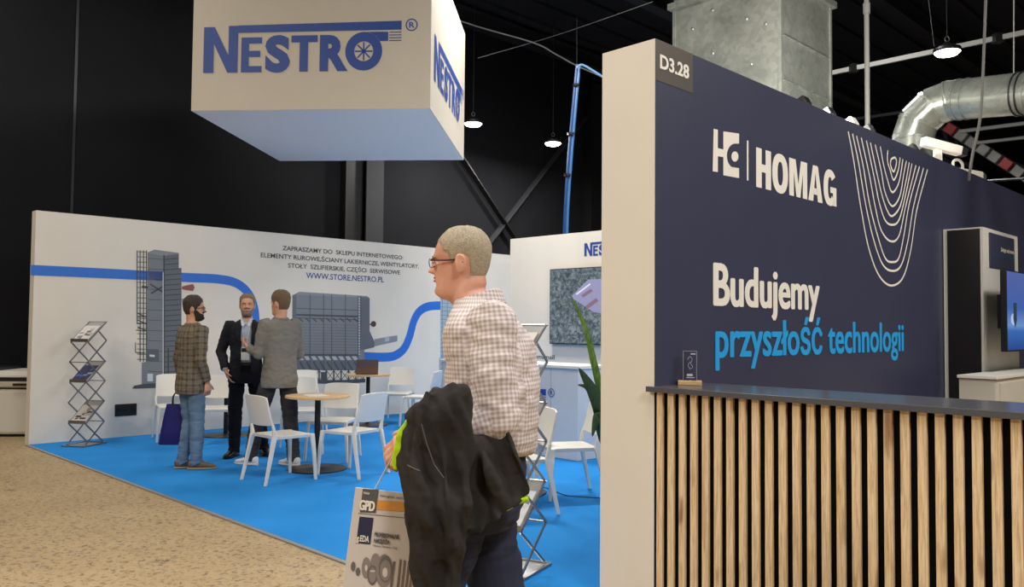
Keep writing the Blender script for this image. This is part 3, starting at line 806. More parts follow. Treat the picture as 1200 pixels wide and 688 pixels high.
cable('power_cable', 'thin pale cable crossing the dark roof towards the square duct', [At(560, 68, 15), At(640, 45, 15), At(700, 25, 14), At(765, 2, 13)], .006, mat('cable_pale', (120, 120, 118), .5))
cable('power_cable', 'short pale cable loop arching from the blue hose to the navy wall', [At(676, 80, 13.5), At(682, 76, 13.5), At(695, 83, 13.5), At(712, 94, 13.5)], .018, mat('cable_blue_pale', (110, 150, 190), .5))
cable('suspension_cable', 'thin upright wire above the blue hose', [At(676, 20, 14), At(676, 78, 14)], .006, BEAMM)
hz = thing('air_hose', 'bundle of blue hoses dropping behind the white wall with the screen', 'hose', At(676, 76, 13.6))
h0 = At(676, 76, 13.6)
for k, m_ in enumerate((mat('hose_blue', (16, 62, 116), .4), mat('hose_light', (52, 104, 156), .4))):
    MB().tube([p-h0+Vector((k*.045, 0, 0)) for p in catmull([At(676, 76, 13.6), At(671, 130, 13.6), At(666, 190, 13.6), At(662, 250, 13.6), At(660, 320, 13.6)], 6)], .024, 8).build('hose', m_, hz, smooth=True)
for (a_, b_) in ((668, 157), (664, 205), (674, 100)): MB().cyl(At(a_+1, b_, 13.6)-h0-Vector((0, 0, .02)), At(a_+1, b_, 13.6)-h0+Vector((0, 0, .02)), .06, n=10).build('tie', BLACKP, hz)

# high bay lamps
def lamp(px, py, Y, label, power=160):
    p = At(px, py, Y)
    t = thing('high_bay_lamp', label, 'lamp', p, 0)
    MB().lathe([(.05, 0), (.17, -.0), (.185, .02), (.18, .05), (.12, .07), (.1, .10), (.05, .12), (.03, .14)], 24).build('housing', BLACKM, t, smooth=True)
    MB().lathe([(.0005, -.06), (.08, -.054), (.135, -.038), (.17, -.004), (.16, 0), (.01, .0)], 24).build('lens', LAMPW, t, smooth=True)
    MB().tube([(0, 0, .14), (-.03, 0, .17), (-.03, 0, .2), (0, 0, .23), (.03, 0, .2), (.03, 0, .17), (0, 0, .14)], .008, 6).build('hook', STEEL, t)
    MB().cyl((0, 0, .2), (0, 0, RH-.2-p.z), .006, n=6).build('chain', BEAMM, t)
    l = area(p-Vector((0, 0, .08)), .34, power, NEUT, name='lamp_light'); return t
lamp(554.5, 145, 16.0, 'round high bay lamp glowing beside the right edge of the hanging sign')
lamp(648, 168, 17.2, 'round high bay lamp glowing left of the blue hoses')
lamp(1110, 61, 11.6, 'round high bay lamp glowing above the round duct')
lamp(221.5, 54, 14.5, 'round high bay lamp peeping out behind the left edge of the hanging sign')

# floods on top of the navy wall
def flood(px, py, label, dark, lit=None, aim=None, size=.07):
    s_, z_ = FH.hit(px, py, TH*.5); p = C0+U*s_+V*(TH*.5); p.z = HH
    t = thing('spotlight', label, 'spotlight', p, AW)
    MB().bb(-.03, .03, -.03, .03, 0, .02).cyl((0, 0, .02), (0, 0, .07), .008, n=8).build('bracket', BLACKM, t)
    R = Matrix.Rotation(math.radians(-28), 3, 'X')
    MB().box((0, .0, .11), (size*1.4, .05, size), R).build('housing', BLACKP if dark else CHAIRW, t, bevel=.006)
    MB().box(R @ Vector((0, .028, 0))+Vector((0, 0, .11)), (size*1.25, .006, size*.85), R).build('lens', LAMPW, t)
    if lit:
        area(p+Vector((0, 0, .14))+V*.07, .08, lit, (1, .97, .9), target=aim, name='spot_light')
    return t
flood(943, 122, 'small black spotlight on the navy wall in front of the square duct', True, 45, tuple(DP+Vector((.1, .5, -.3))))
flood(972, 138, 'small spotlight on the navy wall at the right corner of the square duct', True, 40, tuple(DP+Vector((.4, .6, -.2))))
flood(999, 152, 'white spotlight on the navy wall below the white pole', False, 3, tuple(At(1016, 60, 8.2)))
flood(1019, 164, 'black spotlight on the navy wall just right of the white pole', True)
flood(1071, 190, 'black spotlight on the navy wall directly under the round duct', True, None, tuple(At(1085, 130, 8.5)))
flood(1083, 196, 'black spotlight on the navy wall right below the duct elbow', True, None, tuple(At(1140, 120, 8)))
# camera-like white projector heads
s_, z_ = FH.hit(1099, 204, .18); p = C0+U*s_+V*.18; p.z = HH
t = thing('projector', 'white tubular projector on a short post on top of the navy wall', 'projector', p, AW-math.radians(35))
MB().bb(-.03, .03, -.03, .03, 0, .24).build('post', CHAIRW, t, bevel=.005)
MB().bar((-.16, 0, .27), (.24, 0, .19), .09, .09).build('housing', CHAIRW, t, bevel=.012)
MB().bar((.24, 0, .19), (.30, 0, .178), .075, .075).build('lens', BLACKP, t)
s_, z_ = FH.hit(1128, 217, .18); p = C0+U*s_+V*.18; p.z = HH
t = thing('projector', 'white projector lying on top of the navy wall under the hanging cable bundle', 'projector', p, AW-math.radians(25))
MB().bar((-.28, 0, .07), (.22, 0, .04), .14, .10).build('housing', CHAIRW, t, bevel=.02)
MB().cyl((.2, 0, .05), (.28, 0, .045), .045, n=14).build('lens', STEEL, t, smooth=True)
MB().tube(catmull([(-.12, 0, .1), (-.12, 0, .18), (-.05, 0, .2), (0, 0, .16), (0, 0, .09)], 5), .014, 8).build('bracket', CHAIRW, t, smooth=True)

# white machine far left behind the white wall's end
p = G(4, 512); t = thing('white_cabinet', 'low white machine cabinet standing behind the left end of the white wall', 'cabinet', (p.x-.35, p.y+.25, 0), math.radians(5))
MB().bb(-1.2, 1.2, -.3, .5, .03, .62).build('body', mat('machine_white', (206, 202, 190), .45), t, bevel=.04)
MB().bb(-1.2, 1.25, -.33, .5, .64, .86).build('lid', mat('machine_white', (206, 202, 190), .45), t, bevel=.06)
MB().bb(.1, .75, -.34, -.325, .73, .78).bb(.45, .75, -.34, -.325, .67, .70).build('vent', BLACKP, t)
MB().bb(-1.1, 1.1, -.25, .45, 0, .03).build('plinth', BLACKM, t)
MB().bb(-1.2, .2, -.2, .4, .86, .9).build('tray', BLACKP, t)
# ================================================================ folding brochure racks
FLZ = .013
def rack(p, rot, label):
    t = thing('brochure_rack', label, 'rack', (p.x, p.y, FLZ), rot)
    w, D = .115, .33; zs = [1.50, 1.255, 1.01, .765, .52, .27, .02]; z2 = [1.27, 1.01, .77, .52, .27, .02]
    for sx in (-1, 1):
        for i in range(6):
            y0, y1 = (D, 0) if i % 2 == 0 else (0, D)
            MB().bar((sx*w, y0, zs[i]), (sx*w, y1, zs[i+1]), .009, .016, (0, 0, 1)).build('link_bar', STEEL, t)
        MB().bar((sx*(w+.009), D*.55, 1.385), (sx*(w+.009), D, z2[0]), .009, .016).build('link_bar', STEEL, t)
        for i in range(5):
            y0, y1 = (D, 0) if i % 2 == 0 else (0, D)
            MB().bar((sx*(w+.009), y0, z2[i]), (sx*(w+.009), y1, z2[i+1]), .009, .016).build('link_bar', STEEL, t)
    for i in (0, 2, 4):
        a, b = Vector((0, D, zs[i])), Vector((0, 0, zs[i+1])); d = (b-a).normalized(); nn = Vector((0, -d.z, d.y)); nn = nn if nn.z > 0 else -nn
        mb = MB().bar(a, b, 2*w-.016, .004, nn)
        tray = mb.build('tray', mat('tray_metal', (168, 168, 166), .35, .6), t)
        MB().bar(b+Vector((-w, 0, .018))+nn*.006, b+Vector((w, 0, .018))+nn*.006, .004, .034).build('lip', STEEL, tray)
        MB().cyl(a+Vector((-w-.012, 0, 0)), a+Vector((w+.012, 0, 0)), .006, n=8).build('cross_rod', STEEL, t)
    for i in (1, 2, 4):
        y = 0 if i % 2 else D
        MB().cyl((-w-.012, y, z2[i]), (w+.012, y, z2[i]), .005, n=8).build('cross_rod', STEEL, t)
    m = MB()
    for a, b in (((-w-.03, -.06, .008), (w+.03, -.06, .008)), ((-w-.03, D+.02, .008), (w+.03, D+.02, .008)), ((-w-.03, -.06, .008), (-w-.03, D+.02, .008)), ((w+.03, -.06, .008), (w+.03, D+.02, .008))):
        MB().bar(a, b, .022, .014).build('base_bar', STEEL, t)
    MB().bb(-w-.02, w+.02, -.05, D+.01, .001, .005).build('base_plate', mat('tray_metal', (168, 168, 166), .35, .6), t)
    return t, [(zs[i+1], zs[i]) for i in (0, 2, 4)]
def brochure(rk, zz, cols, label, w=.2, dx=0, lift=.0, grp=None):
    z0, z1 = zz; D = .33; ang = math.atan2(z1-z0, D)
    base = Vector((dx, 0, z0))+Vector((0, math.cos(ang), math.sin(ang)))*.022+Vector((0, -math.sin(ang), math.cos(ang)))*(.004+lift)
    M = Matrix.Translation(rk.location) @ Matrix.Rotation(rk.rotation_euler.z, 4, 'Z')
    t = thing('brochure', label, 'brochure', M @ base, 0, grp); t.rotation_euler = (ang, 0, rk.rotation_euler.z)
    L = .29
    MB().bb(-w/2, w/2, 0, L, 0, .010).build('pages', mat('paper', (222, 220, 214), .6), t)
    MB().bb(-w/2, w/2, 0, L, .010, .011).build('cover', mat('cover_%d_%d_%d' % cols[0], cols[0], .3), t)
    rnd = random.Random(str(label))
    mbs = {}
    for k in range(9):
        c = cols[1+k % (len(cols)-1)]
        x0 = rnd.uniform(-w/2+.005, w/2-.06); y0 = rnd.uniform(.02, L-.09)
        ww, hh = rnd.uniform(.03, .08), rnd.uniform(.012, .05); mb = MB()
        q = rnd.uniform(-.015, .015)
        mb.add([(x0, y0+q, .0113+k*.00012), (min(x0+ww, w/2-.004), y0, .0113+k*.00012), (min(x0+ww, w/2-.004), y0+hh, .0113+k*.00012), (x0, y0+hh+q, .0113+k*.00012)], [(0, 1, 2, 3)])
        mb.build('cover_print', mat('cover_%d_%d_%d' % c, c, .3), t)
    return t
rk1, tz = rack(At(90, 500, 10.08), math.radians(-10), 'zigzag folding metal rack standing at the left end of the white wall')
brochure(rk1, tz[0], [(206, 202, 194), (120, 124, 128), (170, 168, 162), (84, 86, 92)], 'pale grey brochure on the top tray of the left rack')
brochure(rk1, tz[1], [(40, 44, 92), (70, 104, 170), (28, 30, 66), (150, 170, 206)], 'dark blue brochure on the middle tray of the left rack')
brochure(rk1, tz[2], [(196, 190, 182), (92, 78, 70), (140, 132, 124), (60, 56, 58)], 'white and brown brochure on the bottom tray of the left rack')
p2 = At(597, 600, 5.03)
rk2, tz2 = rack(Vector((p2.x-.035, p2.y, 0)), math.radians(-28), 'zigzag folding metal rack right behind the walking man, nearest to the viewer')
brochure(rk2, tz2[0], [(214, 208, 200), (176, 90, 84), (150, 150, 150)], 'pale brochure on the top tray of the near rack')
brochure(rk2, tz2[1], [(214, 210, 204), (190, 182, 170), (160, 160, 158)], 'cream brochure on the middle tray of the near rack')
brochure(rk2, tz2[2], [(206, 208, 212), (150, 120, 100), (110, 128, 150), (226, 226, 222)], 'light brochure with small pictures on the bottom tray of the near rack')

# ================================================================ chairs
def make_chair(label):
    t = thing('plastic_chair', label, 'chair', group='white plastic chairs on the blue carpet')
    # seat: front edge at +y
    mb = MB(); rings = []
    nx, ny = 8, 8; W2, D2 = .215, .21
    top = []; bot = []
    for j in range(ny+1):
        y = -D2+2*D2*j/ny; rt = []; rb = []
        for i in range(nx+1):
            x = -1+2*i/nx; edge = 1-.10*max(0, abs(y)/D2-.75)/.25*(abs(x) > .8)
            X = x*W2*(1-.05*(1-j/ny))*edge
            z = .448-.018*(1-x*x)*(1-(y/D2)**2)+(-.012 if j == ny else 0)+(-.006 if abs(x) == 1 else 0)
            rt.append((X, y, z)); rb.append((X*.97, y*.97, z-.034 if (abs(x) == 1 or j in (0, ny)) else z-.012))
        top.append(rt); bot.append(rb)
    vs = [p for r in top for p in r]+[p for r in bot for p in r]; n_ = (nx+1); N = n_*(ny+1); fs = []
    for j in range(ny):
        for i in range(nx):
            a = j*n_+i; fs += [(a, a+1, a+n_+1, a+n_), (N+a, N+a+n_, N+a+n_+1, N+a+1)]
    for i in range(nx): fs += [(i, N+i, N+i+1, i+1), (ny*n_+i, ny*n_+i+1, N+ny*n_+i+1, N+ny*n_+i)]
    for j in range(ny): a = j*n_; b = a+nx; fs += [(a, a+n_, N+a+n_, N+a), (b, N+b, N+b+n_, b+n_)]
    mb.add(vs, fs); mb.build('seat', CHAIRW, t, smooth=True, bevel=.004)
    # backrest panel, curved and reclined
    def bp(x, z, th):
        yb = -.205-(z-.45)*.24-.028*(1-x*x)+th
        return Vector((x*(.212-.012*((z-.5)/.33)), yb, z))
    mb = MB(); nx, nz = 10, 6; F = []; B = []
    for j in range(nz+1):
        for i in range(nx+1):
            x = -1+2*i/nx; u_ = j/nz; z0 = .535+.012*x*x; z1 = .825-.018*abs(x)**4
            z = z0+(z1-z0)*u_; F.append(bp(x, z, .009)); B.append(bp(x, z, -.009))
    n_ = nx+1; N = len(F); fs = []
    for j in range(nz):
        for i in range(nx): a = j*n_+i; fs += [(a, a+1, a+n_+1, a+n_), (N+a, N+a+n_, N+a+n_+1, N+a+1)]
    for i in range(nx): fs += [(i, N+i, N+i+1, i+1), (nz*n_+i, nz*n_+i+1, N+nz*n_+i+1, N+nz*n_+i)]
    for j in range(nz): a = j*n_; b = a+nx; fs += [(a, a+n_, N+a+n_, N+a), (b, N+b, N+b+n_, b+n_)]
    mb.add(F+B, fs); mb.build('backrest', CHAIRW, t, smooth=True, bevel=.004)
    for sx in (-1, 1):
        m = MB(); m.loft([[Vector(c)+Vector((a*w_, b*d_, 0)) for a, b in ((-1, -1), (1, -1), (1, 1), (-1, 1))] for c, w_, d_ in
            [((sx*.235, .225, 0), .012, .013), ((sx*.225, .212, .25), .014, .017), ((sx*.205, .195, .44), .017, .022)]]); m.build('leg', CHAIRW, t, bevel=.005)
        m = MB(); m.loft([[Vector(c)+Vector((a*w_, b*d_, 0)) for a, b in ((-1, -1), (1, -1), (1, 1), (-1, 1))] for c, w_, d_ in
            [((sx*.225, -.30, 0), .012, .013), ((sx*.215, -.245, .25), .014, .018), ((sx*.203, -.205, .44), .015, .024)]]); m.build('leg', CHAIRW, t, bevel=.005)
        m = MB(); m.loft([[Vector(c)+Vector((a*w_, b*d_, 0)) for a, b in ((-1, -1), (1, -1), (1, 1), (-1, 1))] for c, w_, d_ in
            [((sx*.203, -.205, .43), .014, .02), ((sx*.207, -.213, .50), .012, .014), ((sx*.207, -.228, .56), .009, .012)]]); m.build('stile', CHAIRW, t, bevel=.004)
    return t
CH0 = None
def chair(X, Z, F, label):
    global CH0
    if CH0 is None: CH0 = make_chair(label); o = CH0
    else: o = dup(CH0, label=label)
    o.location = (X, Z, FLZ); o.rotation_euler = (0, 0, face_dir(F)); return o
def X_(px, Z): return (px-600)/F_PX*Z
chair(-2.20, 8.08, (.70, .71), 'white chair with its back to the walkway, left of the near round table')
chair(-1.60, 8.42, (-.86, .5), 'white chair right of the near round table, turned towards it')
chair(X_(393, 9.3), 9.3, (-.12, -1), 'white chair behind the near round table, facing the walkway')
chair(X_(354, 10.4), 10.4, (.3, -1), 'white chair right behind the man in the grey jacket')
chair(X_(362, 12.0), 12.0, (.5, -1), 'white chair farthest back by the wall under the big filter picture')
chair(X_(256, 10.5), 10.5, (.15, -1), 'white chair between the man in plaid and the man in the dark suit')
chair(X_(212, 10.85), 10.75, (.5, -.87), 'white chair by the wall behind the man in plaid')
chair(X_(468, 13.1), 13.1, (-.1, -1), 'white chair behind the laptop table, facing the walkway')
chair(X_(494, 12.5), 12.5, (-.97, .25), 'white chair right of the laptop table, seen from the side')
chair(.50, 7.45, (-.97, -.25), 'white chair in front of the podium beside the plant')
chair(X_(603, 6.75), 6.75, (-.9, -.4), 'white chair almost hidden behind the near brochure rack')

# ================================================================ round tables
def make_table(label, r=.33):
    t = thing('round_table', label, 'table', group='round pedestal tables')
    MB().lathe([(.01, .735), (r-.01, .735), (r, .738), (r, .757), (r-.003, .76), (.01, .76)], 48).build('tabletop', OAKT, t, smooth=True)
    MB().cyl((0, 0, .02), (0, 0, .73), .030, n=20).build('pedestal', BLACKM, t, smooth=True)
    MB().lathe([(.01, .725), (.14, .725), (.14, .735), (.01, .735)], 24).build('mounting_plate', BLACKM, t, smooth=True)
    MB().lathe([(.01, 0), (.30, 0), (.305, .006), (.30, .012), (.06, .02), (.035, .03), (.01, .03)], 48).build('base', mat('base_black', (44, 42, 42), .4, .4), t, smooth=True)
    return t
tb = make_table('round oak-topped table with black pedestal, nearest of the tables'); tb.location = (X_(374.7, 8.66), 8.66, FLZ)
t2_ = dup(tb, (X_(433, 12.5), 12.5, FLZ), 0, 'round oak-topped table carrying the open laptop')
t3_ = dup(tb, (X_(268, 11.2), 11.2, FLZ), 0, 'round table whose black base shows behind the man in the dark suit')
t4_ = dup(tb, (X_(603, 7.55), 7.55, FLZ), 0, 'round table hidden behind the walking man, its edge beside the near rack')
pp = MB().bb(-.105, .105, -.148, .148, 0, .003).build('paper_sheet', mat('paper', (222, 220, 214), .6)); pp.location = (tb.location.x-.02, 8.63, FLZ+.761); pp.rotation_euler = (0, 0, .5)
tag(pp, 'white paper sheet lying on the nearest round table', 'paper')
lp = thing('laptop', 'open laptop standing on the farther round table', 'laptop', (X_(431, 12.45), 12.45, FLZ+.761), math.radians(14))
MB().bb(-.16, .16, -.11, .11, 0, .016).build('keyboard_base', mat('laptop_dark', (84, 68, 58), .4, .3), lp, bevel=.004)
sc = MB().bar((0, -.108, .014), (0, -.165, .225), .32, .008, (0, 1, 0)).build('screen_lid', mat('laptop_lid', (120, 94, 78), .35, .4), lp, bevel=.002)

# ================================================================ people
def head_surface(nt, nz, hair=None, off=0.0, feat=1.0):
    """ring grid of a head: x right, y forward, z up, chin at z=0, crown at .235. hair: function(theta, z)->thickness"""
    tab = [(-.02, .030, -.045, .03), (-.008, .070, -.048, .044), (.010, .088, -.052, .052), (.035, .090, -.062, .057), (.065, .090, -.078, .064), (.09, .091, -.090, .068),
           (.12, .090, -.098, .0725), (.15, .093, -.103, .0765), (.18, .086, -.101, .0765), (.205, .067, -.088, .068), (.222, .044, -.068, .053), (.232, .018, -.044, .033), (.2355, -.005, -.020, .008)]
    def samp(z):
        for i in range(len(tab)-1):
            if z <= tab[i+1][0] or i == len(tab)-2:
                f = (z-tab[i][0])/(tab[i+1][0]-tab[i][0]); f = min(max(f, 0), 1)
                A, B_, C_, D_ = tab[max(i-1, 0)], tab[i], tab[i+1], tab[min(i+2, len(tab)-1)]; h = C_[0]-B_[0]; o_ = []
                for k in (1, 2, 3):
                    m0 = (C_[k]-A[k])/max(C_[0]-A[0], 1e-6)*h; m1 = (D_[k]-B_[k])/max(D_[0]-B_[0], 1e-6)*h
                    o_.append((2*f**3-3*f*f+1)*B_[k]+(f**3-2*f*f+f)*m0+(3*f*f-2*f**3)*C_[k]+(f**3-f*f)*m1)
                return o_
    gs = lambda a, s: math.exp(-(a/s)**2)
    rings = []
    for j in range(nz+1):
        q = j/nz; z = -.02+.2555*(1-(1-q)**1.35 if q > .5 else q*(1-.5**1.35)/.5)
        f, b, w = samp(z); cy = (f+b)/2; ry = (f-b)/2; ring = []
        for k in range(nt):
            th = 2*PI*k/nt-PI     # 0 = front
            cx = math.sin(th); cc = math.cos(th)
            e = .88 if z > .02 else .95
            X = w*math.copysign(abs(cx)**e, cx); Y = cy+ry*math.copysign(abs(cc)**e, cc)
            d = 0
            if cc > 0:
                X0 = X
                d += feat*(.006*gs(X0, .05)*gs(z-.138, .011)*1.3)                                # brow ridge
                nz_ = (.128-z)/.042
                if -.1 < nz_ < 1.35:
                    prot = .005+.027*min(max(nz_, 0), 1)**.9
                    if nz_ > 1: prot *= max(0, 1-(nz_-1)/.22)
                    d += feat*prot*gs(X0, .0075+.006*min(max(nz_, 0), 1))
                d += feat*.006*(gs(X0-.013, .007)+gs(X0+.013, .007))*gs(z-.089, .007)       # nostrils
                d -= feat*.010*(gs(X0-.031, .013)+gs(X0+.031, .013))*gs(z-.119, .010)       # sockets
                d += feat*.004*(gs(X0-.045, .018)+gs(X0+.045, .018))*gs(z-.090, .016)       # cheeks
                d += feat*.0065*gs(X0, .021)*gs(z-.066, .0045)+feat*.007*gs(X0, .019)*gs(z-.054, .005)   # lips
                d -= feat*.004*gs(X0, .024)*gs(z-.0600, .0018)
                d -= feat*.004*gs(X0, .02)*gs(z-.042, .006)
                d += feat*.007*gs(X0, .02)*gs(z-.016, .013)
                d += feat*.003*gs(X0, .008)*gs(z-.077, .006)
            t = off
            if hair is not None: t += hair(th, z)
            nrm = Vector((X/(w*w+1e-6), (Y-cy)/(ry*ry+1e-6), 0)); nrm = nrm.normalized() if nrm.length > 0 else Vector((0, 1, 0))
            up = max(0, (z-.17)/.065)
            p = Vector((X, Y, z))+Vector((0, 1, 0))*d+nrm*t*(1-.6*min(up, 1))+Vector((0, 0, 1))*t*min(up, 1)
            ring.append(p)
        rings.append(ring)
    return rings
def interp(tab, x):
    if x <= tab[0][0]: return tab[0][1]
    for (a, va), (b, vb) in zip(tab[:-1], tab[1:]):
        if x <= b: return va+(vb-va)*(x-a)/(b-a)
    return tab[-1][1]
def hair_fn(line, thick, top_extra=0.0, seed=0):
    def f(th, z):
        h = interp(line, abs(math.degrees(th)))
        h += .006*noise.noise(Vector((math.sin(th)*14, math.cos(th)*14+seed, z*40)))
        m = min(max((z-h)/.014, -1), 1); m = .5+.5*m
        nn = noise.noise(Vector((math.sin(th)*9+seed, math.cos(th)*9, z*60)))
        t = thick*(.85+.3*nn)*(0.75+.25*min(max((z-h)/.05, 0), 1))+top_extra*max(0, (z-.17)/.06)*(1+.4*nn)
        return -.005+m*(t+.005)
    return f
SHORT = [(0, .192), (25, .192), (42, .178), (55, .150), (68, .142), (78, .100), (90, .098), (95, .128), (108, .125), (118, .060), (180, .045)]
def beard_fn(thick):
    def f(th, z):
        a = abs(math.degrees(th)); top = interp([(0, .052), (14, .050), (20, .058), (50, .066), (75, .100), (92, .100), (93, -.1), (180, -.1)], a)
        m = .5+.5*min(max((top-z)/.006, -1), 1)
        # moustache
        if a < 30: m = max(m, .5+.5*min(max((.009-abs(z-.078))/.004, -1), 1))
        return -.005+m*(thick+.005)
    return f
def ring_h(c, rx, ry, n=28, yaw=0, e=.9):
    out = []
    for k in range(n):
        a = 2*PI*k/n; x = rx*math.copysign(abs(math.cos(a))**e, math.cos(a)); y = ry*math.copysign(abs(math.sin(a))**e, math.sin(a))
        out.append(Vector((c[0]+x*math.cos(yaw)-y*math.sin(yaw), c[1]+x*math.sin(yaw)+y*math.cos(yaw), c[2])))
    return out
def remesh(mb, voxel, name, m, parent, smooth=3, disp=None, cut=None, uvbones=None):
    me = bpy.data.meshes.new('tmp'); me.from_pydata(mb.v, [], mb.f); me.update()
    bm = bmesh.new(); bm.from_mesh(me); bmesh.ops.recalc_face_normals(bm, faces=bm.faces); bm.to_mesh(me); bm.free()
    o = bpy.data.objects.new('tmp', me); COL.objects.link(o)
    r = o.modifiers.new('r', 'REMESH'); r.mode = 'VOXEL'; r.voxel_size = voxel; r.use_smooth_shade = True
    if smooth:
        s = o.modifiers.new('s', 'SMOOTH'); s.factor = .5; s.iterations = smooth
    dg = bpy.context.evaluated_depsgraph_get(); me2 = bpy.data.meshes.new_from_object(o.evaluated_get(dg))
    bpy.data.objects.remove(o); bpy.data.meshes.remove(me)
    if disp:
        nr = [v.normal.copy() for v in me2.vertices]
        for v, nn in zip(me2.vertices, nr):
            v.co = v.co+nn*disp(v.co)
    if cut:
        bm = bmesh.new(); bm.from_mesh(me2)
        bmesh.ops.delete(bm, geom=[f for f in bm.faces if cut(f.calc_center_median())], context='FACES'); bm.to_mesh(me2); bm.free()
    if uvbones: make_uv(me2, uvbones)
    me2.materials.clear(); me2.materials.append(m); me2.name = name
    me2.polygons.foreach_set('use_smooth', [True]*len(me2.polygons))
    ob = bpy.data.objects.new(name, me2); COL.objects.link(ob)
    if parent: ob.parent = parent
    return ob
def make_uv(me, bones):
    """bones: (p0, p1, scale) ; u = arc around the bone, v = length along it"""
    B = []
    for p0, p1, R, seam in bones:
        p0, p1 = Vector(p0), Vector(p1); d = (p1-p0); L = d.length; d /= L
        s = Vector(seam); a = (s-d*s.dot(d)).normalized(); b = d.cross(a); B.append((p0, d, L, a, b, R))
    uv = me.uv_layers.new(name='check'); data = [0.0]*(2*len(me.loops)); vc = [v.co for v in me.vertices]
    for p in me.polygons:
        c = p.center; best = None
        for q in B:
            r = c-q[0]; t = min(max(r.dot(q[1]), 0), q[2]); dist = (r-q[1]*t).length-q[5]
            if best is None or dist < best[0]: best = (dist, q)
        p0, d, L, a, b, R = best[1]
        r = c-p0; ac = math.atan2(r.dot(b), -r.dot(a))
        for li in p.loop_indices:
            r = vc[me.loops[li].vertex_index]-p0; an = math.atan2(r.dot(b), -r.dot(a))
            while an-ac > PI: an -= 2*PI
            while an-ac < -PI: an += 2*PI
            data[2*li] = an*R; data[2*li+1] = r.dot(d)
    uv.data.foreach_set('uv', data)
def hand(mb, wrist, d, pn, side, curl=(.5, .6, .4), k=1.0, thumb=.8, spread=.06):
    """d: direction of the hand; pn: where the palm faces; side: +1/-1 the thumb side along cross(d,pn)"""
    wrist, d, pn = Vector(wrist), Vector(d).normalized(), Vector(pn); pn = (pn-d*pn.dot(d)).normalized()
    t = d.cross(pn)*side
    def el(c, a, b): return [c+t*math.cos(2*PI*q/16)*a+pn*math.sin(2*PI*q/16)*b for q in range(16)]
    mb.loft([el(wrist-d*.02*k, .027*k, .020*k), el(wrist+d*.01*k, .027*k, .019*k), el(wrist+d*.035*k, .037*k, .018*k), el(wrist+d*.07*k, .043*k, .016*k), el(wrist+d*.092*k, .040*k, .012*k), el(wrist+d*.098*k, .03*k, .006*k)])
    for i, (off, L, r) in enumerate([(.031, .072, .0092), (.0105, .080, .0095), (-.0105, .075, .009), (-.030, .058, .0082)]):
        p = wrist+d*(.075-.006*(i == 3))*k+t*off*k; dd = (d+t*off*spread*30).normalized(); pts = [p]; ang = 0
        for s_, (seg, cu) in enumerate(zip((.5, .29, .24), curl)):
            ang += cu; pts.append(pts[-1]+(dd*math.cos(ang)+pn*math.sin(ang))*(L*seg+(.022 if s_ == 0 else 0))*k)
        mb.tube(pts, [r*k, r*.97*k, r*.88*k, r*.75*k], 10, round_end=True)
    p = wrist+d*.028*k+t*.024*k; dd = (d*.62+t*thumb+pn*.35).normalized(); p1 = p+dd*.042*k; d2 = (dd+d*.35+pn*.25).normalized(); p2 = p1+d2*.032*k; p3 = p2+(d2+pn*.3).normalized()*.026*k
    mb.tube([p-dd*.01*k, p1, p2, p3], [.014*k, .0115*k, .010*k, .0085*k], 10, round_end=True)

TORSO = [(.84, .10, .085), (.90, .160, .112), (1.0, .158, .112), (1.08, .142, .102), (1.2, .152, .108), (1.32, .172, .115), (1.40, .180, .106), (1.45, .150, .085), (1.485, .09, .066)]
DEF = dict(hipL=(-.09, 0, .92), hipR=(.09, 0, .92), knL=(-.10, .02, .50), knR=(.10, .02, .50), anL=(-.10, 0, .085), anR=(.10, 0, .085),
           shL=(-.185, 0, 1.43), shR=(.185, 0, 1.43), elL=(-.235, -.02, 1.13), elR=(.235, -.02, 1.13), wrL=(-.24, .05, .88), wrR=(.24, .05, .88),
           hdL=(0, .1, -1), hdR=(0, .1, -1), pnL=(1, 0, 0), pnR=(-1, 0, 0), curlL=(.3, .4, .3), curlR=(.3, .4, .3), ftL=(-.15, 1), ftR=(.15, 1),
           neck=(0, -.005, 1.49), head=(0, .012, 1.545), hyaw=0, hpitch=0, lean=0, leanx=0)
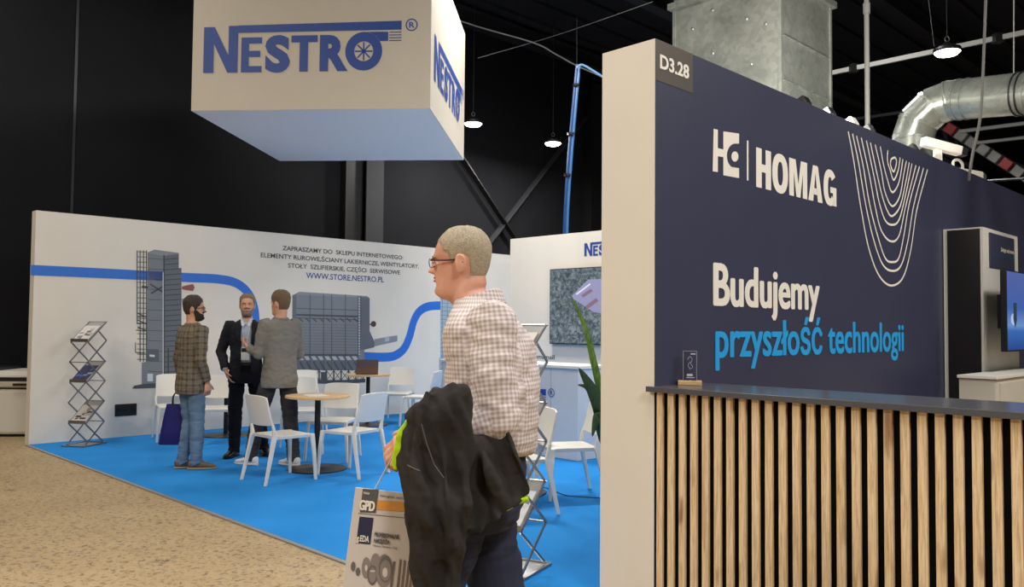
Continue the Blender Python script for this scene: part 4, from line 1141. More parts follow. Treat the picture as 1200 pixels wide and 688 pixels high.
class Person:
    def __init__(s, label, loc, F, H, P, skin, vox=.008, hn=(64, 56)):
        s.J = dict(DEF); s.J.update(P); s.k = H/1.78; s.vox = vox; k = s.k
        s.t = thing('person', label, 'person', loc, face_dir(F))
        J = s.J; s.c = lambda a: Vector(J[a])*k if isinstance(a, str) else Vector(a)*k
        mb = MB(); c = s.c
        s.torso(mb, 0, -.012)
        # neck and head
        hp_ = c('head'); nk = c('neck')
        s.HM = Matrix.Translation(hp_) @ Matrix.Rotation(J['hyaw'], 4, 'Z') @ Matrix.Rotation(-J['hpitch'], 4, 'X') @ Matrix.Scale(k*J.get('hs', 1), 4)
        hc = s.HM @ Vector((0, -.028, .05)); hc0 = s.HM @ Vector((0, -.022, -.0))
        mb.tube([nk-Vector((0, 0, .05*k)), nk, hc0, hc], [.075*k, .064*k, .056*k, .054*k], 20, round_end=True)
        rings = head_surface(*hn); mb.loft([[s.HM @ p for p in r] for r in rings])
        for sx in (-1, 1):
            Re = (s.HM.to_3x3().normalized() @ Matrix.Rotation(sx*-.35, 3, 'Z') @ Matrix.Rotation(.15, 3, 'X'))
            mb.sphere(s.HM @ Vector((sx*.0785, -.012, .108)), (.008*k, .017*k, .030*k), 14, 10, Re)
            pts = [s.HM @ Vector((sx*(.080+.006*math.sin(a)), -.012-.017*math.cos(a)*-1*-1, .110+.028*math.sin(a))) for a in [math.radians(q) for q in range(-60, 200, 26)]]
            mb.tube(pts, .0042*k, 8, round_end=True)
        for S in 'LR':
            mb.tube([c('sh'+S), (c('sh'+S)+c('el'+S))/2, c('el'+S), c('el'+S).lerp(c('wr'+S), .35), c('wr'+S)], [.046*k, .046*k, .039*k, .040*k, .027*k], 16, round_end=True)
            dd = Vector(J['hd'+S]); pn = Vector(J['pn'+S]); sgn = 1 if S == 'L' else -1
            hand(mb, c('wr'+S), dd, pn, J.get('ts'+S, -sgn), J['curl'+S], k)
            h_, kn, an = c('hip'+S), c('kn'+S), c('an'+S)
            mb.tube([h_, h_.lerp(kn, .4), kn, kn.lerp(an, .35), an], [.085*k, .078*k, .054*k, .054*k, .037*k], 18, round_end=True)
            f = Vector((*J['ft'+S], 0)).normalized(); mb.tube([an-f*.02*k-Vector((0, 0, .03*k)), an+f*.06*k-Vector((0, 0, .035*k)), an+f*.14*k-Vector((0, 0, .05*k))], [.028*k, .024*k, .017*k], 12, round_end=True)
        s.body = remesh(mb, vox, 'body', skin, s.t, 2)
    def sp(s, z):
        J = s.J; l = max(0, z-.95)
        if 'spine' in J: return Vector((0, interp(J['spine'], z), 0))
        return Vector((J['leanx']*l, J['lean']*l+J.get('hunch', 0)*max(0, z-1.2), 0))
    def torso(s, mb, lo, inf, tab=None, yaw=0):
        k = s.k; rings = []
        for z, rx, ry in (tab or TORSO):
            if z < lo: continue
            cc = s.sp(z)+Vector((0, -.005, z)); y_ = s.J.get('twist', 0)*min(max((z-.95)/.45, 0), 1)
            rings.append(ring_h(cc*k, (rx+inf)*k, (ry+inf)*k, 32, y_))
        mb.loft(rings)
    def hair(s, line, thick, m, top=0.0, seed=0, name='hair', nt=72, nz=60):
        rings = head_surface(nt, nz, hair_fn(line, thick, top, seed), feat=.0)
        mb = MB(); mb.loft([[s.HM @ p for p in r] for r in rings]); return mb.build(name, m, s.t, smooth=True)
    def beard(s, thick, m):
        rings = head_surface(72, 80, beard_fn(thick)); mb = MB(); mb.loft([[s.HM @ p for p in r] for r in rings]); return mb.build('beard', m, s.t, smooth=True)
    def face(s, iris=(70, 60, 50), brow=(90, 70, 50)):
        k = s.k; rot = s.HM.to_3x3().normalized()
        for sx in (-1, 1):
            e = MB().sphere(s.HM @ Vector((sx*.031, .0725, .1185)), .0115*k, 14, 10).build('eye', mat('eye_white', (226, 220, 212), .2), s.t, smooth=True)
            MB().sphere(s.HM @ Vector((sx*.031, .080, .1185)), (.0052*k, .0046*k, .0052*k), 12, 8, rot).build('iris', mat('iris_%d' % iris[0], iris, .2), e, smooth=True)
            MB().tube([s.HM @ Vector((sx*x, y, z)) for x, y, z in ((.015, .094, .1335), (.03, .094, .138), (.046, .084, .135))], [.0035*k, .004*k, .0025*k], 8, round_end=True).build('eyebrow', mat('brow_%d' % brow[0], brow, .8), s.t, smooth=True)
            MB().tube([s.HM @ Vector((sx*x, y, z)) for x, y, z in ((.019, .0825, .121), (.031, .0855, .1265), (.043, .078, .1215))], [.0022*k, .003*k, .002*k], 8, round_end=True).build('eyelid', s.body.data.materials[0], s.t, smooth=True)
        MB().sphere(s.HM @ Vector((0, .0925, .0660)), (.020*k, .0055*k, .0032*k), 16, 8, rot).build('lip', mat('lip', (200, 130, 108), .5), s.t, smooth=True)
        MB().sphere(s.HM @ Vector((0, .0930, .0545)), (.018*k, .006*k, .0038*k), 16, 8, rot).build('lip', mat('lip', (200, 130, 108), .5), s.t, smooth=True)
    def glasses(s, m, half=False):
        k = s.k; g_ = None
        fr = MB()
        for sx in (-1, 1):
            ring = [s.HM @ Vector((sx*(.034+.026*math.cos(a)), .101-.010*abs(math.cos(a)) if sx*math.cos(a) > 0 else .102, .117+.016*math.sin(a))) for a in [2*PI*q/20 for q in range(20)]]
            if half: fr.tube(ring[0:11], .0014*k, 6)
            else: fr.tube(ring+[ring[0]], .0014*k, 6)
        fr.tube([s.HM @ Vector((-.009, .103, .121)), s.HM @ Vector((0, .105, .123)), s.HM @ Vector((.009, .103, .121))], .0014*k, 6)
        g_ = fr.build('glasses_frame', m, s.t, smooth=True); tag(g_)
        for sx in (-1, 1):
            MB().tube([s.HM @ Vector((sx*.060, .096, .124)), s.HM @ Vector((sx*.070, .082, .124)), s.HM @ Vector((sx*.078, .03, .122)), s.HM @ Vector((sx*.0825, -.004, .124)), s.HM @ Vector((sx*.083, -.022, .112))], .0022*k, 8, flat=1.3).build('temple_arm', m, g_, smooth=True)
            MB().add([s.HM @ Vector((sx*(.034+.025*math.cos(a)), .1005-.008*max(0, math.cos(a)), .117+.015*math.sin(a))) for a in [2*PI*q/20 for q in range(20)]], [tuple(range(20))]).build('lens', mat('lens_glass', (235, 240, 245), .05, trans=1), g_)
    def trousers(s, m, r=(.100, .078, .066), name='trousers', hem=.07, vox=None, top=1.04):
        k = s.k; c = s.c; mb = MB()
        s.torso(mb, 0, .004, [(.83, .11, .09), (.88, .155, .112), (.95, .160, .114), (1.0, .156, .110), (top, .148, .105)])
        for S in 'LR':
            h_, kn, an = c('hip'+S), c('kn'+S), c('an'+S)
            a_ = an+(kn-an).normalized()*(hem-.07)*k
            f = Vector((*s.J['ft'+S], 0)).normalized()
            mb.tube([h_+Vector((0, 0, .02)), h_.lerp(kn, .3), h_.lerp(kn, .75), kn, kn.lerp(an, .3), kn.lerp(an, .7), a_, a_-Vector((0, 0, .03*k))+f*.012], [.084*k, r[0]*.93*k, (r[1]+.006)*k, r[1]*k, (r[1]-.002)*k, (r[2]+.004)*k, r[2]*k, (r[2]+.001)*k], 22)
        sd = random.random()*50
        dsp = lambda p: .007*noise.noise(Vector((p.x*14+sd, p.y*14, p.z*20)))+.006*noise.noise(Vector((p.x*8, p.y*8+sd, p.z*45)))*(1 if p.z < .3 or abs(p.z-.5*k) < .12 or p.z > .75 else .3)
        return remesh(mb, vox or s.vox, name, m, s.t, 3, dsp)
    def upper(s, m, tab, sleeve, name, disp=.006, cuff=.93, cut=None, uv=True, vox=None, sm=3, dfn=None):
        k = s.k; c = s.c; mb = MB(); s.torso(mb, 0, 0, tab)
        for S in 'LR':
            sh, el, wr = c('sh'+S), c('el'+S), c('wr'+S); e_ = el.lerp(wr, cuff); inn = Vector((-.05 if S == 'R' else .05, 0, .0))*k
            mb.tube([sh+inn, sh+inn*.1, sh.lerp(el, .5), el.lerp(sh, .08), el.lerp(wr, .12), el.lerp(wr, .5), e_], [sleeve[0]*.9*k, sleeve[0]*k, sleeve[1]*k, sleeve[2]*1.02*k, sleeve[2]*k, (sleeve[2]+sleeve[3])/2*k, sleeve[3]*k], 22, round_end=False)
        for S in 'LR': mb.sphere(c('el'+S), sleeve[2]*1.06*k, 20, 12)
        sd = random.random()*90
        dsp = dfn or (lambda p: disp*(noise.noise(Vector((p.x*9+sd, p.y*9, p.z*16)))+.7*noise.noise(Vector((p.x*22, p.y*22+sd, p.z*34)))))
        bones = None
        if uv:
            bones = [(s.sp(.8)*k+Vector((0, 0, .8*k)), s.sp(1.5)*k+Vector((0, 0, 1.5*k)), .15*k, (0, 1, 0))]
            for S in 'LR':
                bones += [(c('sh'+S), c('el'+S), .05*k, (1 if S == 'L' else -1, .2, 0)), (c('el'+S), c('wr'+S), .045*k, (1 if S == 'L' else -1, .2, 0.3))]
        return remesh(mb, vox or s.vox, name, m, s.t, sm, dsp, cut, bones)
    def shoe(s, S, m, msole, low=.0):
        k = s.k; an = s.c('an'+S); f = Vector((*s.J['ft'+S], 0)).normalized(); r_ = Vector((f.y, -f.x, 0)); g0 = Vector((an.x, an.y, an.z-.085*k))
        def sec(y, w, z0, z1, e=.75):
            out = []
            for q in range(18):
                a = 2*PI*q/18; x = w*math.copysign(abs(math.cos(a))**e, math.cos(a)); zz = math.copysign(abs(math.sin(a))**e, math.sin(a))
                out.append(g0+f*y*k+r_*x*k+Vector((0, 0, ((z0+z1)/2+zz*(z1-z0)/2)*k)))
            return out
        up = MB().loft([sec(-.078, .018, .02, .07), sec(-.07, .031, .016, .088), (sec(-.03, .037, .014, .098)), sec(.02, .040, .014, .100), sec(.06, .043, .014, .084), sec(.11, .048, .014, .062), sec(.15, .048, .014, .052), sec(.18, .040, .014, .044), sec(.196, .024, .016, .034)]).build('shoe', m, s.t, smooth=True)
        MB().loft([sec(-.084, .02, 0, .022, .5), sec(-.07, .034, 0, .024, .5), sec(0, .040, 0, .022, .5), sec(.06, .044, 0, .020, .5), sec(.13, .052, 0, .020, .5), sec(.18, .043, 0, .02, .5), sec(.203, .024, .0, .02, .5)]).build('sole', msole, up, smooth=True)
        return up, g0, f, r_

def skin_mat(name, c1, c2):
    n = Nodes(name, .5); v = n.tc.outputs['Object']
    n.col(n.ramp(n.noise(v, 14, 4), [(.3, rgb(*c1)), (.7, rgb(*c2))])); n.b.inputs['Subsurface Weight'].default_value = .06; n.b.inputs['Subsurface Radius'].default_value = (.02, .008, .004)
    n.bump(n.noise(v, 240, 2), .06, .002); return n.m
SKIN1 = skin_mat('skin_ruddy', (196, 128, 104), (212, 148, 122)); SKIN2 = skin_mat('skin_tan', (190, 138, 112), (206, 158, 130))
def hair_mat(name, c1, c2, sc=(60, 160, 160)):
    n = Nodes(name, .7); v = n.mapping(sc); h = n.noise(v, 2.2, 4, .6, .5)
    n.col(n.ramp(h, [(.3, rgb(*c1)), (.7, rgb(*c2))])); n.bump(h, .8, .004); return n.m
def cloth_mat(name, c, var=.12, bump=.25, bs=500, rough=.9):
    n = Nodes(name, rough); v = n.tc.outputs['Object']; a = n.noise(v, 5, 4); b = n.noise(v, bs, 2)
    lo = tuple(x*(1-var) for x in rgb(*c)[:3]); hi = tuple(x*(1+var) for x in rgb(*c)[:3])
    n.col(n.ramp(a, [(.3, lo), (.7, hi)])); n.bump(b, bump, .002); n.b.inputs['Specular IOR Level'].default_value = .2; return n.m
def check_mat(name, per, base, one, both, duty=.5, fine=None, soft=False):
    n = Nodes(name, .85); n.b.inputs['Specular IOR Level'].default_value = .2
    uvn = n.n('ShaderNodeUVMap'); uvn.uv_map = 'check'; sx = n.n('ShaderNodeSeparateXYZ'); n.l(uvn.outputs[0], sx.inputs[0])
    def stripe(o, p, du):
        f = n.math('FRACT', n.math('DIVIDE', o, p))
        if soft:
            return n.math('MULTIPLY', n.math('ADD', n.math('SINE', n.math('MULTIPLY', f, 2*PI)), 1), .5)
        return n.math('LESS_THAN', f, du)
    a = stripe(sx.outputs[0], per, duty); b = stripe(sx.outputs[1], per, duty)
    s_ = n.math('MULTIPLY', n.math('ADD', a, b), .5)
    c = n.ramp(s_, [(0, rgb(*base)), (.5, rgb(*one)), (1, rgb(*both))])
    if fine:
        a2 = stripe(n.math('ADD', sx.outputs[0], per*.35), per, .10); b2 = stripe(n.math('ADD', sx.outputs[1], per*.35), per, .10)
        c = n.mix(n.math('MAXIMUM', a2, b2), c, rgb(*fine))
    n.col(c); n.bump(n.noise(n.tc.outputs['Object'], 400, 2), .2, .002); return n.m

# ---- man in plaid (left)
M_PL = check_mat('plaid_brown', .060, (124, 112, 94), (102, 91, 75), (80, 70, 58), .40, fine=(92, 96, 100))
JEANS = cloth_mat('jeans_blue', (98, 122, 146), .22)
p1 = G(222, 551); 
pe = Person('man in brown plaid jacket and jeans, seen from behind, holding a navy bag', (p1.x+.0, p1.y, FLZ), (.62, .78), 1.76,
    dict(hyaw=-.62, knL=(-.085, .04, .50), knR=(.075, .03, .50), anL=(-.085, -.03, .085), anR=(.07, .03, .085), ftL=(.35, .9), ftR=(.5, .86),
         shL=(-.17, 0, 1.43), shR=(.17, 0, 1.43), elL=(-.215, -.03, 1.14), wrL=(-.215, .02, .90), elR=(.215, -.03, 1.14), wrR=(.20, .06, .90), hdL=(0, .1, -1), curlL=(.8, 1.2, 1.0), curlR=(.5, .7, .5)), SKIN2)
JK = [(.775, .175, .135), (.80, .182, .14), (.9, .182, .138), (1.0, .172, .128), (1.1, .163, .122), (1.2, .17, .124), (1.32, .192, .128), (1.41, .198, .118), (1.455, .165, .096), (1.49, .10, .074), (1.515, .078, .068)]
pe.upper(M_PL, JK, (.074, .062, .054, .045), 'plaid_jacket', .007)
pe.trousers(JEANS, (.094, .074, .060)); pe.hair(SHORT, .016, hair_mat('hair_dark_brown', (36, 28, 24), (66, 52, 44)), .012)
pe.beard(.006, mat('beard_dark', (44, 34, 28), .9)); pe.face((60, 46, 36), (40, 30, 26)); pe.glasses(BLACKM)
BRS = mat('shoe_brown', (98, 84, 68), .6); SOL = mat('sole_tan', (150, 132, 104), .7)
for S in 'LR': pe.shoe(S, BRS, SOL)
# vent seam at the back of the jacket
hw = pe.t.matrix_basis @ (pe.c('wrL')+Vector((0, .0, -.09)))
HWD = Vector((p1.x, p1.y, FLZ))+Matrix.Rotation(face_dir((.62, .78)), 3, 'Z') @ (Vector((-.215, .02, .90))*1.76/1.78)
tb_ = thing('tote_bag', 'navy blue carrier bag hanging beside the man in plaid', 'bag', (HWD.x-.06, HWD.y+.02, .24), math.radians(8))
BAGB = cloth_mat('bag_navy', (34, 34, 104), .1, rough=.5)
mb = MB(); rr = []
for z, w_, d_ in ((0, .165, .06), (.01, .168, .065), (.15, .15, .05), (.3, .125, .035), (.42, .10, .018)):
    rr.append([Vector((w_*math.copysign(abs(math.cos(2*PI*q/32))**.45, math.cos(2*PI*q/32)), d_*math.copysign(abs(math.sin(2*PI*q/32))**.7, math.sin(2*PI*q/32))*(1+.15*math.sin(q*1.9)), z)) for q in range(32)])
mb.loft(rr).build('bag_body', BAGB, tb_, smooth=True)
for dy in (-.018, .018):
    MB().tube(catmull([(-.04, dy, .41), (-.035, dy*.6, .50), (.02, 0, .565), (.06, dy*.6, .50), (.06, dy, .41)], 6), .006, 8, flat=.5).build('handle', mat('strap_dark', (24, 24, 40), .7), tb_, smooth=True)

# ---- man in dark suit
p2_ = G(292, 537)
SUIT = cloth_mat('suit_charcoal', (34, 34, 40), .2)
pe = Person('bearded man in a dark open suit jacket and light shirt wearing a badge', (X_(290, 9.5), 9.5, FLZ), (.22, -.97), 1.82,
    dict(hyaw=.05, hpitch=-.05, anL=(-.20, -.04, .085), knL=(-.15, .03, .50), anR=(.10, .05, .085), knR=(.10, .05, .5), ftL=(-.35, .9), ftR=(.35, .9),
         elR=(.275, -.05, 1.15), wrR=(.205, .10, .95), hdR=(-.35, .1, -1), elL=(-.26, -.02, 1.14), wrL=(-.23, .12, .93), curlR=(.3, .4, .3)), SKIN2)
pe.upper(cloth_mat('shirt_pale_blue', (178, 186, 204), .06), [(z, rx*.86, ry*.86) for z, rx, ry in JK if z > .9], (.05, .045, .04, .032), 'shirt', .004, cuff=.98, uv=False)
def vcut(p, k=1.82/1.78):
    z = p.z/k; x = p.x+.008
    if p.y < 0.02 or z < .93: return False
    w_ = interp([(.93, .05), (1.05, .052), (1.2, .052), (1.38, .062), (1.46, .05), (1.52, .06)], z)
    return abs(x) < w_
JK2 = [(.80, .185, .14), (.83, .19, .142), (.9, .186, .14), (1.0, .176, .132), (1.1, .17, .126), (1.2, .176, .128), (1.32, .20, .13), (1.41, .208, .12), (1.455, .172, .096), (1.49, .10, .078), (1.51, .082, .072)]
jj = pe.upper(SUIT, JK2, (.078, .064, .056, .046), 'suit_jacket', .006, cut=vcut, uv=False)
k = pe.k
for sx in (-1, 1):
    MB().poly([Vector(q)*k for q in ((sx*.052, .135, 1.15), (sx*.062, .132, 1.36), (sx*.058, .10, 1.47), (sx*.085, .092, 1.45), (sx*.112, .122, 1.36), (sx*.085, .14, 1.30))], (0, .006, 0)).build('lapel', SUIT, jj)
    MB().poly([Vector(q)*k for q in ((sx*.012, .098, 1.46), (sx*.045, .07, 1.52), (sx*.062, .06, 1.51), (sx*.05, .10, 1.44), (sx*.03, .112, 1.43))], (0, .006, 0)).build('shirt_collar', mat('collar_blue', (196, 202, 214), .8), pe.t)
    MB().tube([Vector((sx*.05, .075, 1.48))*k, Vector((sx*.03, .125, 1.35))*k, Vector((0, .135, 1.23))*k], .003, 6).build('lanyard', mat('lanyard', (210, 214, 220), .6), pe.t)
bd = MB().bb(-.045, .045, .132, .136, 1.085, 1.225).build('badge', mat('paper', (222, 220, 214), .6), pe.t)
MB().bb(-.042, .042, .137, .139, 1.175, 1.22).build('badge_print', BLACKP, bd)
pe.trousers(cloth_mat('trousers_black', (24, 24, 28), .2), (.094, .074, .060))
MB().loft([ring_h(Vector((0, -.005, z))*k, r0*k, r1*k, 32) for z, r0, r1 in ((1.0, .168, .125), (1.035, .168, .125))]).build('belt', BLACKP, pe.t, smooth=True)
pe.hair([(0, .200), (25, .200), (42, .186), (55, .155), (68, .142), (78, .105), (90, .098), (95, .128), (108, .125), (118, .060), (180, .045)], .009, hair_mat('hair_ash', (92, 76, 62), (136, 118, 100)), .012)
pe.beard(.004, mat('beard_grey', (128, 108, 96), .9)); pe.face((70, 70, 70), (96, 78, 62))
for S in 'LR': pe.shoe(S, mat('shoe_black', (20, 19, 20), .25), BLACKP)

# ---- man in grey jacket (back to the viewer)
pe = Person('man in a grey jacket and white trainers, back turned, talking with hands raised', (X_(329, 8.85), 8.85, FLZ), (-.62, .78), 1.83,
    dict(hyaw=.45, anL=(-.20, .20, .085), knL=(-.155, .15, .49), hipL=(-.09, 0, .90), hipR=(.09, 0, .90), anR=(.13, -.10, .085), knR=(.12, -.02, .49), ftL=(-.45, .9), ftR=(-.3, .95),
         shL=(-.17, 0, 1.44), shR=(.17, 0, 1.44), elL=(-.225, .0, 1.15), wrL=(-.235, .24, 1.20), hdL=(-.1, .9, .25), pnL=(.6, .1, .8), curlL=(.5, .7, .4), elR=(.215, .02, 1.14), wrR=(.10, .24, 1.15), hdR=(-.6, .7, .2), pnR=(-.2, 0, 1)), SKIN2)
GRJ = cloth_mat('jacket_grey', (118, 115, 109), .1)
pe.upper(GRJ, JK2, (.080, .066, .056, .046), 'grey_jacket', .008, uv=False)
MB().tube([Vector((.07*math.cos(a), -.012+.062*math.sin(a), 1.505+.008*math.sin(a)))*pe.k for a in [2*PI*q/20 for q in range(21)]], .016, 10, flat=1.2).build('jacket_collar', GRJ, pe.t, smooth=True)
pe.trousers(cloth_mat('trousers_charcoal', (58, 56, 58), .2), (.096, .078, .064))
pe.hair(SHORT, .010, hair_mat('hair_brown', (84, 62, 44), (120, 94, 68)), .018); pe.face((70, 90, 100), (90, 68, 50));
SNK = mat('sneaker_white', (224, 222, 218), .5)
for S in 'LR':
    up, g0, f, r_ = pe.shoe(S, SNK, mat('sole_white', (214, 212, 206), .6))
    for q in range(3):
        for sd in (-1, 1):
            a_ = g0+f*(.045+q*.022)+r_*sd*.0455+Vector((0, 0, .028)); MB().bar(a_, a_-f*.022+Vector((0, 0, .035))-r_*sd*.006, .004, .006, (0, 0, 1)).build('stripe', mat('stripe_grey', (120, 120, 124), .6), up)

# ================================================================ the walking man in front
Fm = Vector((-.975, .22)); Ym = 2.66
root = Vector((X_(566, Ym), Ym, 0))
RZ = face_dir(Fm); Rm = Matrix.Rotation(RZ, 3, 'Z'); Rmi = Rm.transposed()
KM = 1.87/1.78
def LM(p):      # world point -> unscaled local of the walking man
    return (Rmi @ (Vector(p)-root))/KM
shL = LM(At(574, 378, 2.50)); elL = LM(At(584, 492, 2.46)); wrL = LM(At(502, 516, 2.43))
SK = skin_mat('skin_walker', (212, 152, 128), (228, 174, 150))
pe = Person('grey-haired man with glasses and checked shirt walking past in the foreground', (root.x, root.y, 0), Fm, 1.87,
    dict(shL=shL, elL=elL, wrL=wrL, hdL=LM(At(470, 522, 2.42))-wrL, pnL=(.7, -.1, -.7), curlL=(.7, .9, .6),
         shR=(.185, .01, 1.43), elR=(.21, .03, 1.14), wrR=(.13, .08, .96), hdR=(-.1, .2, -.9),
         neck=(0, .012, 1.492), head=(0, .068, 1.520), hs=.87, hyaw=.10, hpitch=.02,
         spine=[(.85, .0), (.95, -.005), (1.1, -.022), (1.25, -.03), (1.36, -.022), (1.44, 0), (1.50, .018), (1.53, .03)],
         hipL=(-.085, .02, .92), hipR=(.085, .02, .92), knL=(-.09, .17, .52), anL=(-.09, .30, .09), ftL=(-.1, 1), knR=(.09, -.05, .50), anR=(.09, -.30, .12), ftR=(.1, 1)),
    SK, .0045, (110, 110))
SHIRT = check_mat('shirt_gingham', .0135, (232, 226, 220), (206, 194, 192), (170, 152, 154), .5, soft=True)
WT = [(1.045, .146, .128), (1.06, .160, .142), (1.14, .170, .146), (1.2, .172, .142), (1.30, .180, .137), (1.37, .188, .132), (1.42, .185, .118), (1.455, .155, .096), (1.485, .10, .078), (1.51, .072, .068)]
dz = lambda p: .007*noise.noise(Vector((p.x*7, p.y*7+3, p.z*9)))+.006*noise.noise(Vector((p.x*10+5, p.y*16, p.z*30)))+.004*noise.noise(Vector((p.x*30, p.y*30, p.z*48)))
sh_ = pe.upper(SHIRT, WT, (.075, .068, .062, .047), 'checked_shirt', .008, cuff=.9, uv=True, vox=.005, dfn=dz)
k = pe.k; HMX = pe.HM
# collar: a turned band round the neck
mb = MB(); N = 36; A = []
nc = pe.c('neck')+Vector((0, .0, 0))
for q in range(N+1):
    a = math.radians(90+18)+math.radians(324)*q/N; rise = .5-.5*math.cos(a-PI/2)
    ca, sa = math.cos(a), math.sin(a)
    back = max(0, -sa)
    base = nc+Vector((.072*ca, .068*sa-.006, -.012+.020*back-.018*max(0, sa)))
    topp = nc+Vector((.064*ca, .060*sa-.004, .034+.022*back-.012*max(0, sa)))
    out = nc+Vector((.083*ca, .080*sa-.008, -.012+.022*back-.030*max(0, sa)))
    A.append([base, topp, topp+Vector((.006*ca, .006*sa, -.001)), out, out-Vector((.006*ca, .006*sa, -.002))])
col_ = MB().loft([[r[i] for i in range(5)] for r in A]).build('shirt_collar', SHIRT, pe.t, smooth=False)
uv = col_.data.uv_layers.new(name='check')
for lp_ in col_.data.loops:
    co = col_.data.vertices[lp_.vertex_index].co-nc; uv.data[lp_.index].uv = (math.atan2(co.x, co.y)*.075, co.z)
pe.trousers(cloth_mat('trousers_navy', (48, 52, 72), .15), (.098, .080, .066), vox=.007, hem=.09)
LINE = [(0, .183), (25, .186), (40, .182), (52, .172), (60, .150), (70, .146), (77, .112), (90, .104), (95, .134), (108, .128), (120, .064), (180, .050)]
pe.hair(LINE, .006, hair_mat('hair_grey_blond', (142, 128, 106), (206, 192, 168), (90, 90, 200)), .006, nt=160, nz=140)
pe.face((90, 104, 110), (150, 128, 100)); pe.glasses(mat('glasses_brown', (74, 30, 30), .3))
for S in 'LR': pe.shoe(S, BRS, SOL)

# jacket over his arm
JB = cloth_mat('jacket_black', (50, 47, 45), .2, .3, 700, .85)
NEON = cloth_mat('neon_lining', (176, 214, 24), .12, .3, 500, .8)
o = At(540, 600, 2.4); o = Vector((o.x, o.y, At(500, 705, 2.4).z))
jt = thing('carried_jacket', 'black jacket with neon yellow lining draped over the walking man’s forearm'.replace('’s', ''), 'jacket', o)
jt['label'] = 'black jacket with neon yellow lining draped over the forearm of the walking man'
mb = MB(); rings = []
YJ = 2.36
for y, l, r, d in ((446, 520, 538, .03), (450, 510, 548, .05), (460, 498, 555, .07), (474, 483, 556, .082), (490, 476, 553, .09), (510, 470, 552, .09), (535, 468, 556, .088), (560, 467, 556, .085), (590, 469, 556, .08), (615, 473, 553, .075), (640, 480, 549, .07), (665, 486, 546, .06), (690, 492, 543, .055), (706, 500, 538, .03)):
    Yc = YJ-.055*min(max((y-540)/50, 0), 1); c0 = At((l+r)/2, y, Yc)-o; hw_ = (r-l)/2/F_PX*YJ; rr = []
    for q in range(48):
        a = 2*PI*q/48; ca, sa = math.cos(a), math.sin(a)
        fold = 1+(.10*math.sin(5*a+y*.02)+.06*math.sin(9*a-y*.03)) if 470 < y < 700 else 1
        rr.append(c0+Vector(((hw_)*math.copysign(abs(ca)**.85, ca)*(1 if abs(ca) > .8 else 1), d*(.8 if y < 560 else .62)*sa*fold, 0)))
    rings.append(rr)
mb.loft(rings)
def slab(mb, pts, Y0, Y1, t):
    a = [At(px, py, Y)-o for px, py, Y in pts]
    mb.add([p-Vector((0, t, 0)) for p in a]+[p+Vector((0, t, 0)) for p in a], [tuple(range(len(a))), tuple(range(2*len(a)-1, len(a)-1, -1))]+[(i, (i+1) % len(a), len(a)+(i+1) % len(a), len(a)+i) for i in range(len(a))])
slab(mb, [(535, 508, 2.38), (560, 512, 2.42), (589, 498, 2.46), (596, 515, 2.46), (612, 548, 2.44), (626, 574, 2.42), (620, 584, 2.42), (598, 598, 2.40), (580, 610, 2.38), (556, 628, 2.37), (538, 640, 2.37)], 0, 0, .036)
# long soft fold ridges running down the cloth
def ridge(pts, r): mb.tube([At(*p)-o for p in catmull(pts, 6)], r, 10, round_end=True)
ridge([(500, 462, 2.31), (492, 500, 2.29), (490, 545, 2.28), (498, 590, 2.26), (512, 655, 2.27)], .02)
ridge([(530, 452, 2.33), (512, 500, 2.30), (518, 545, 2.29), (530, 590, 2.26), (532, 640, 2.26)], .016)
ridge([(562, 518, 2.38), (572, 550, 2.36), (586, 590, 2.37)], .016)
ridge([(592, 508, 2.42), (606, 540, 2.40), (620, 572, 2.40)], .016)
ridge([(545, 515, 2.35), (548, 560, 2.34), (548, 620, 2.33)], .016)
def jd(p):
    w = p.z*.35+p.x
    return .018*noise.noise(Vector((w*16, p.y*6, p.z*5)))+.011*noise.noise(Vector((w*38, p.y*14+4, p.z*12)))+.002*noise.noise(p*60)-.012*max(0, .28-abs(noise.noise(Vector((p.x*11+p.z*5, p.y*5+9, p.z*3.5-p.x*3)))))/.28
remesh(mb, .006, 'jacket_cloth', JB, jt, 5, jd)
def nslab(pts, Y, t, name, m=NEON, sm=3):
    q = MB(); a = [At(px, py, YY)-o for px, py, YY in pts]; n_ = len(a)
    q.add([p-Vector((0, t, 0)) for p in a]+[p+Vector((0, t, 0)) for p in a], [tuple(range(n_)), tuple(range(2*n_-1, n_-1, -1))]+[(i, (i+1) % n_, n_+(i+1) % n_, n_+i) for i in range(n_)])
    return remesh(q, .004, name, m, jt, sm, lambda p: .004*noise.noise(p*40))
nslab([(477, 490, 2.35), (467, 504, 2.34), (462, 525, 2.34), (459, 546, 2.34), (463, 551, 2.34), (468, 549, 2.34), (472, 530, 2.34), (480, 505, 2.35)], 0, .012, 'neon_lining')
nslab([(592, 590, 2.40), (606, 584, 2.40), (618, 580, 2.41), (620, 585, 2.41), (606, 591, 2.40), (592, 599, 2.40)], 0, .02, 'neon_lining')
ZI = mat('zip_grey', (84, 82, 80), .5)
MB().tube([At(px, py, 2.262)-o for px, py in ((494, 497), (500, 520), (509, 545), (520, 560))], .0016, 6).build('zip_seam', ZI, jt)
MB().tube([At(px, py, 2.262)-o for px, py in ((477, 545), (485, 549), (492, 552))], .0018, 6).build('pocket_seam', ZI, jt)

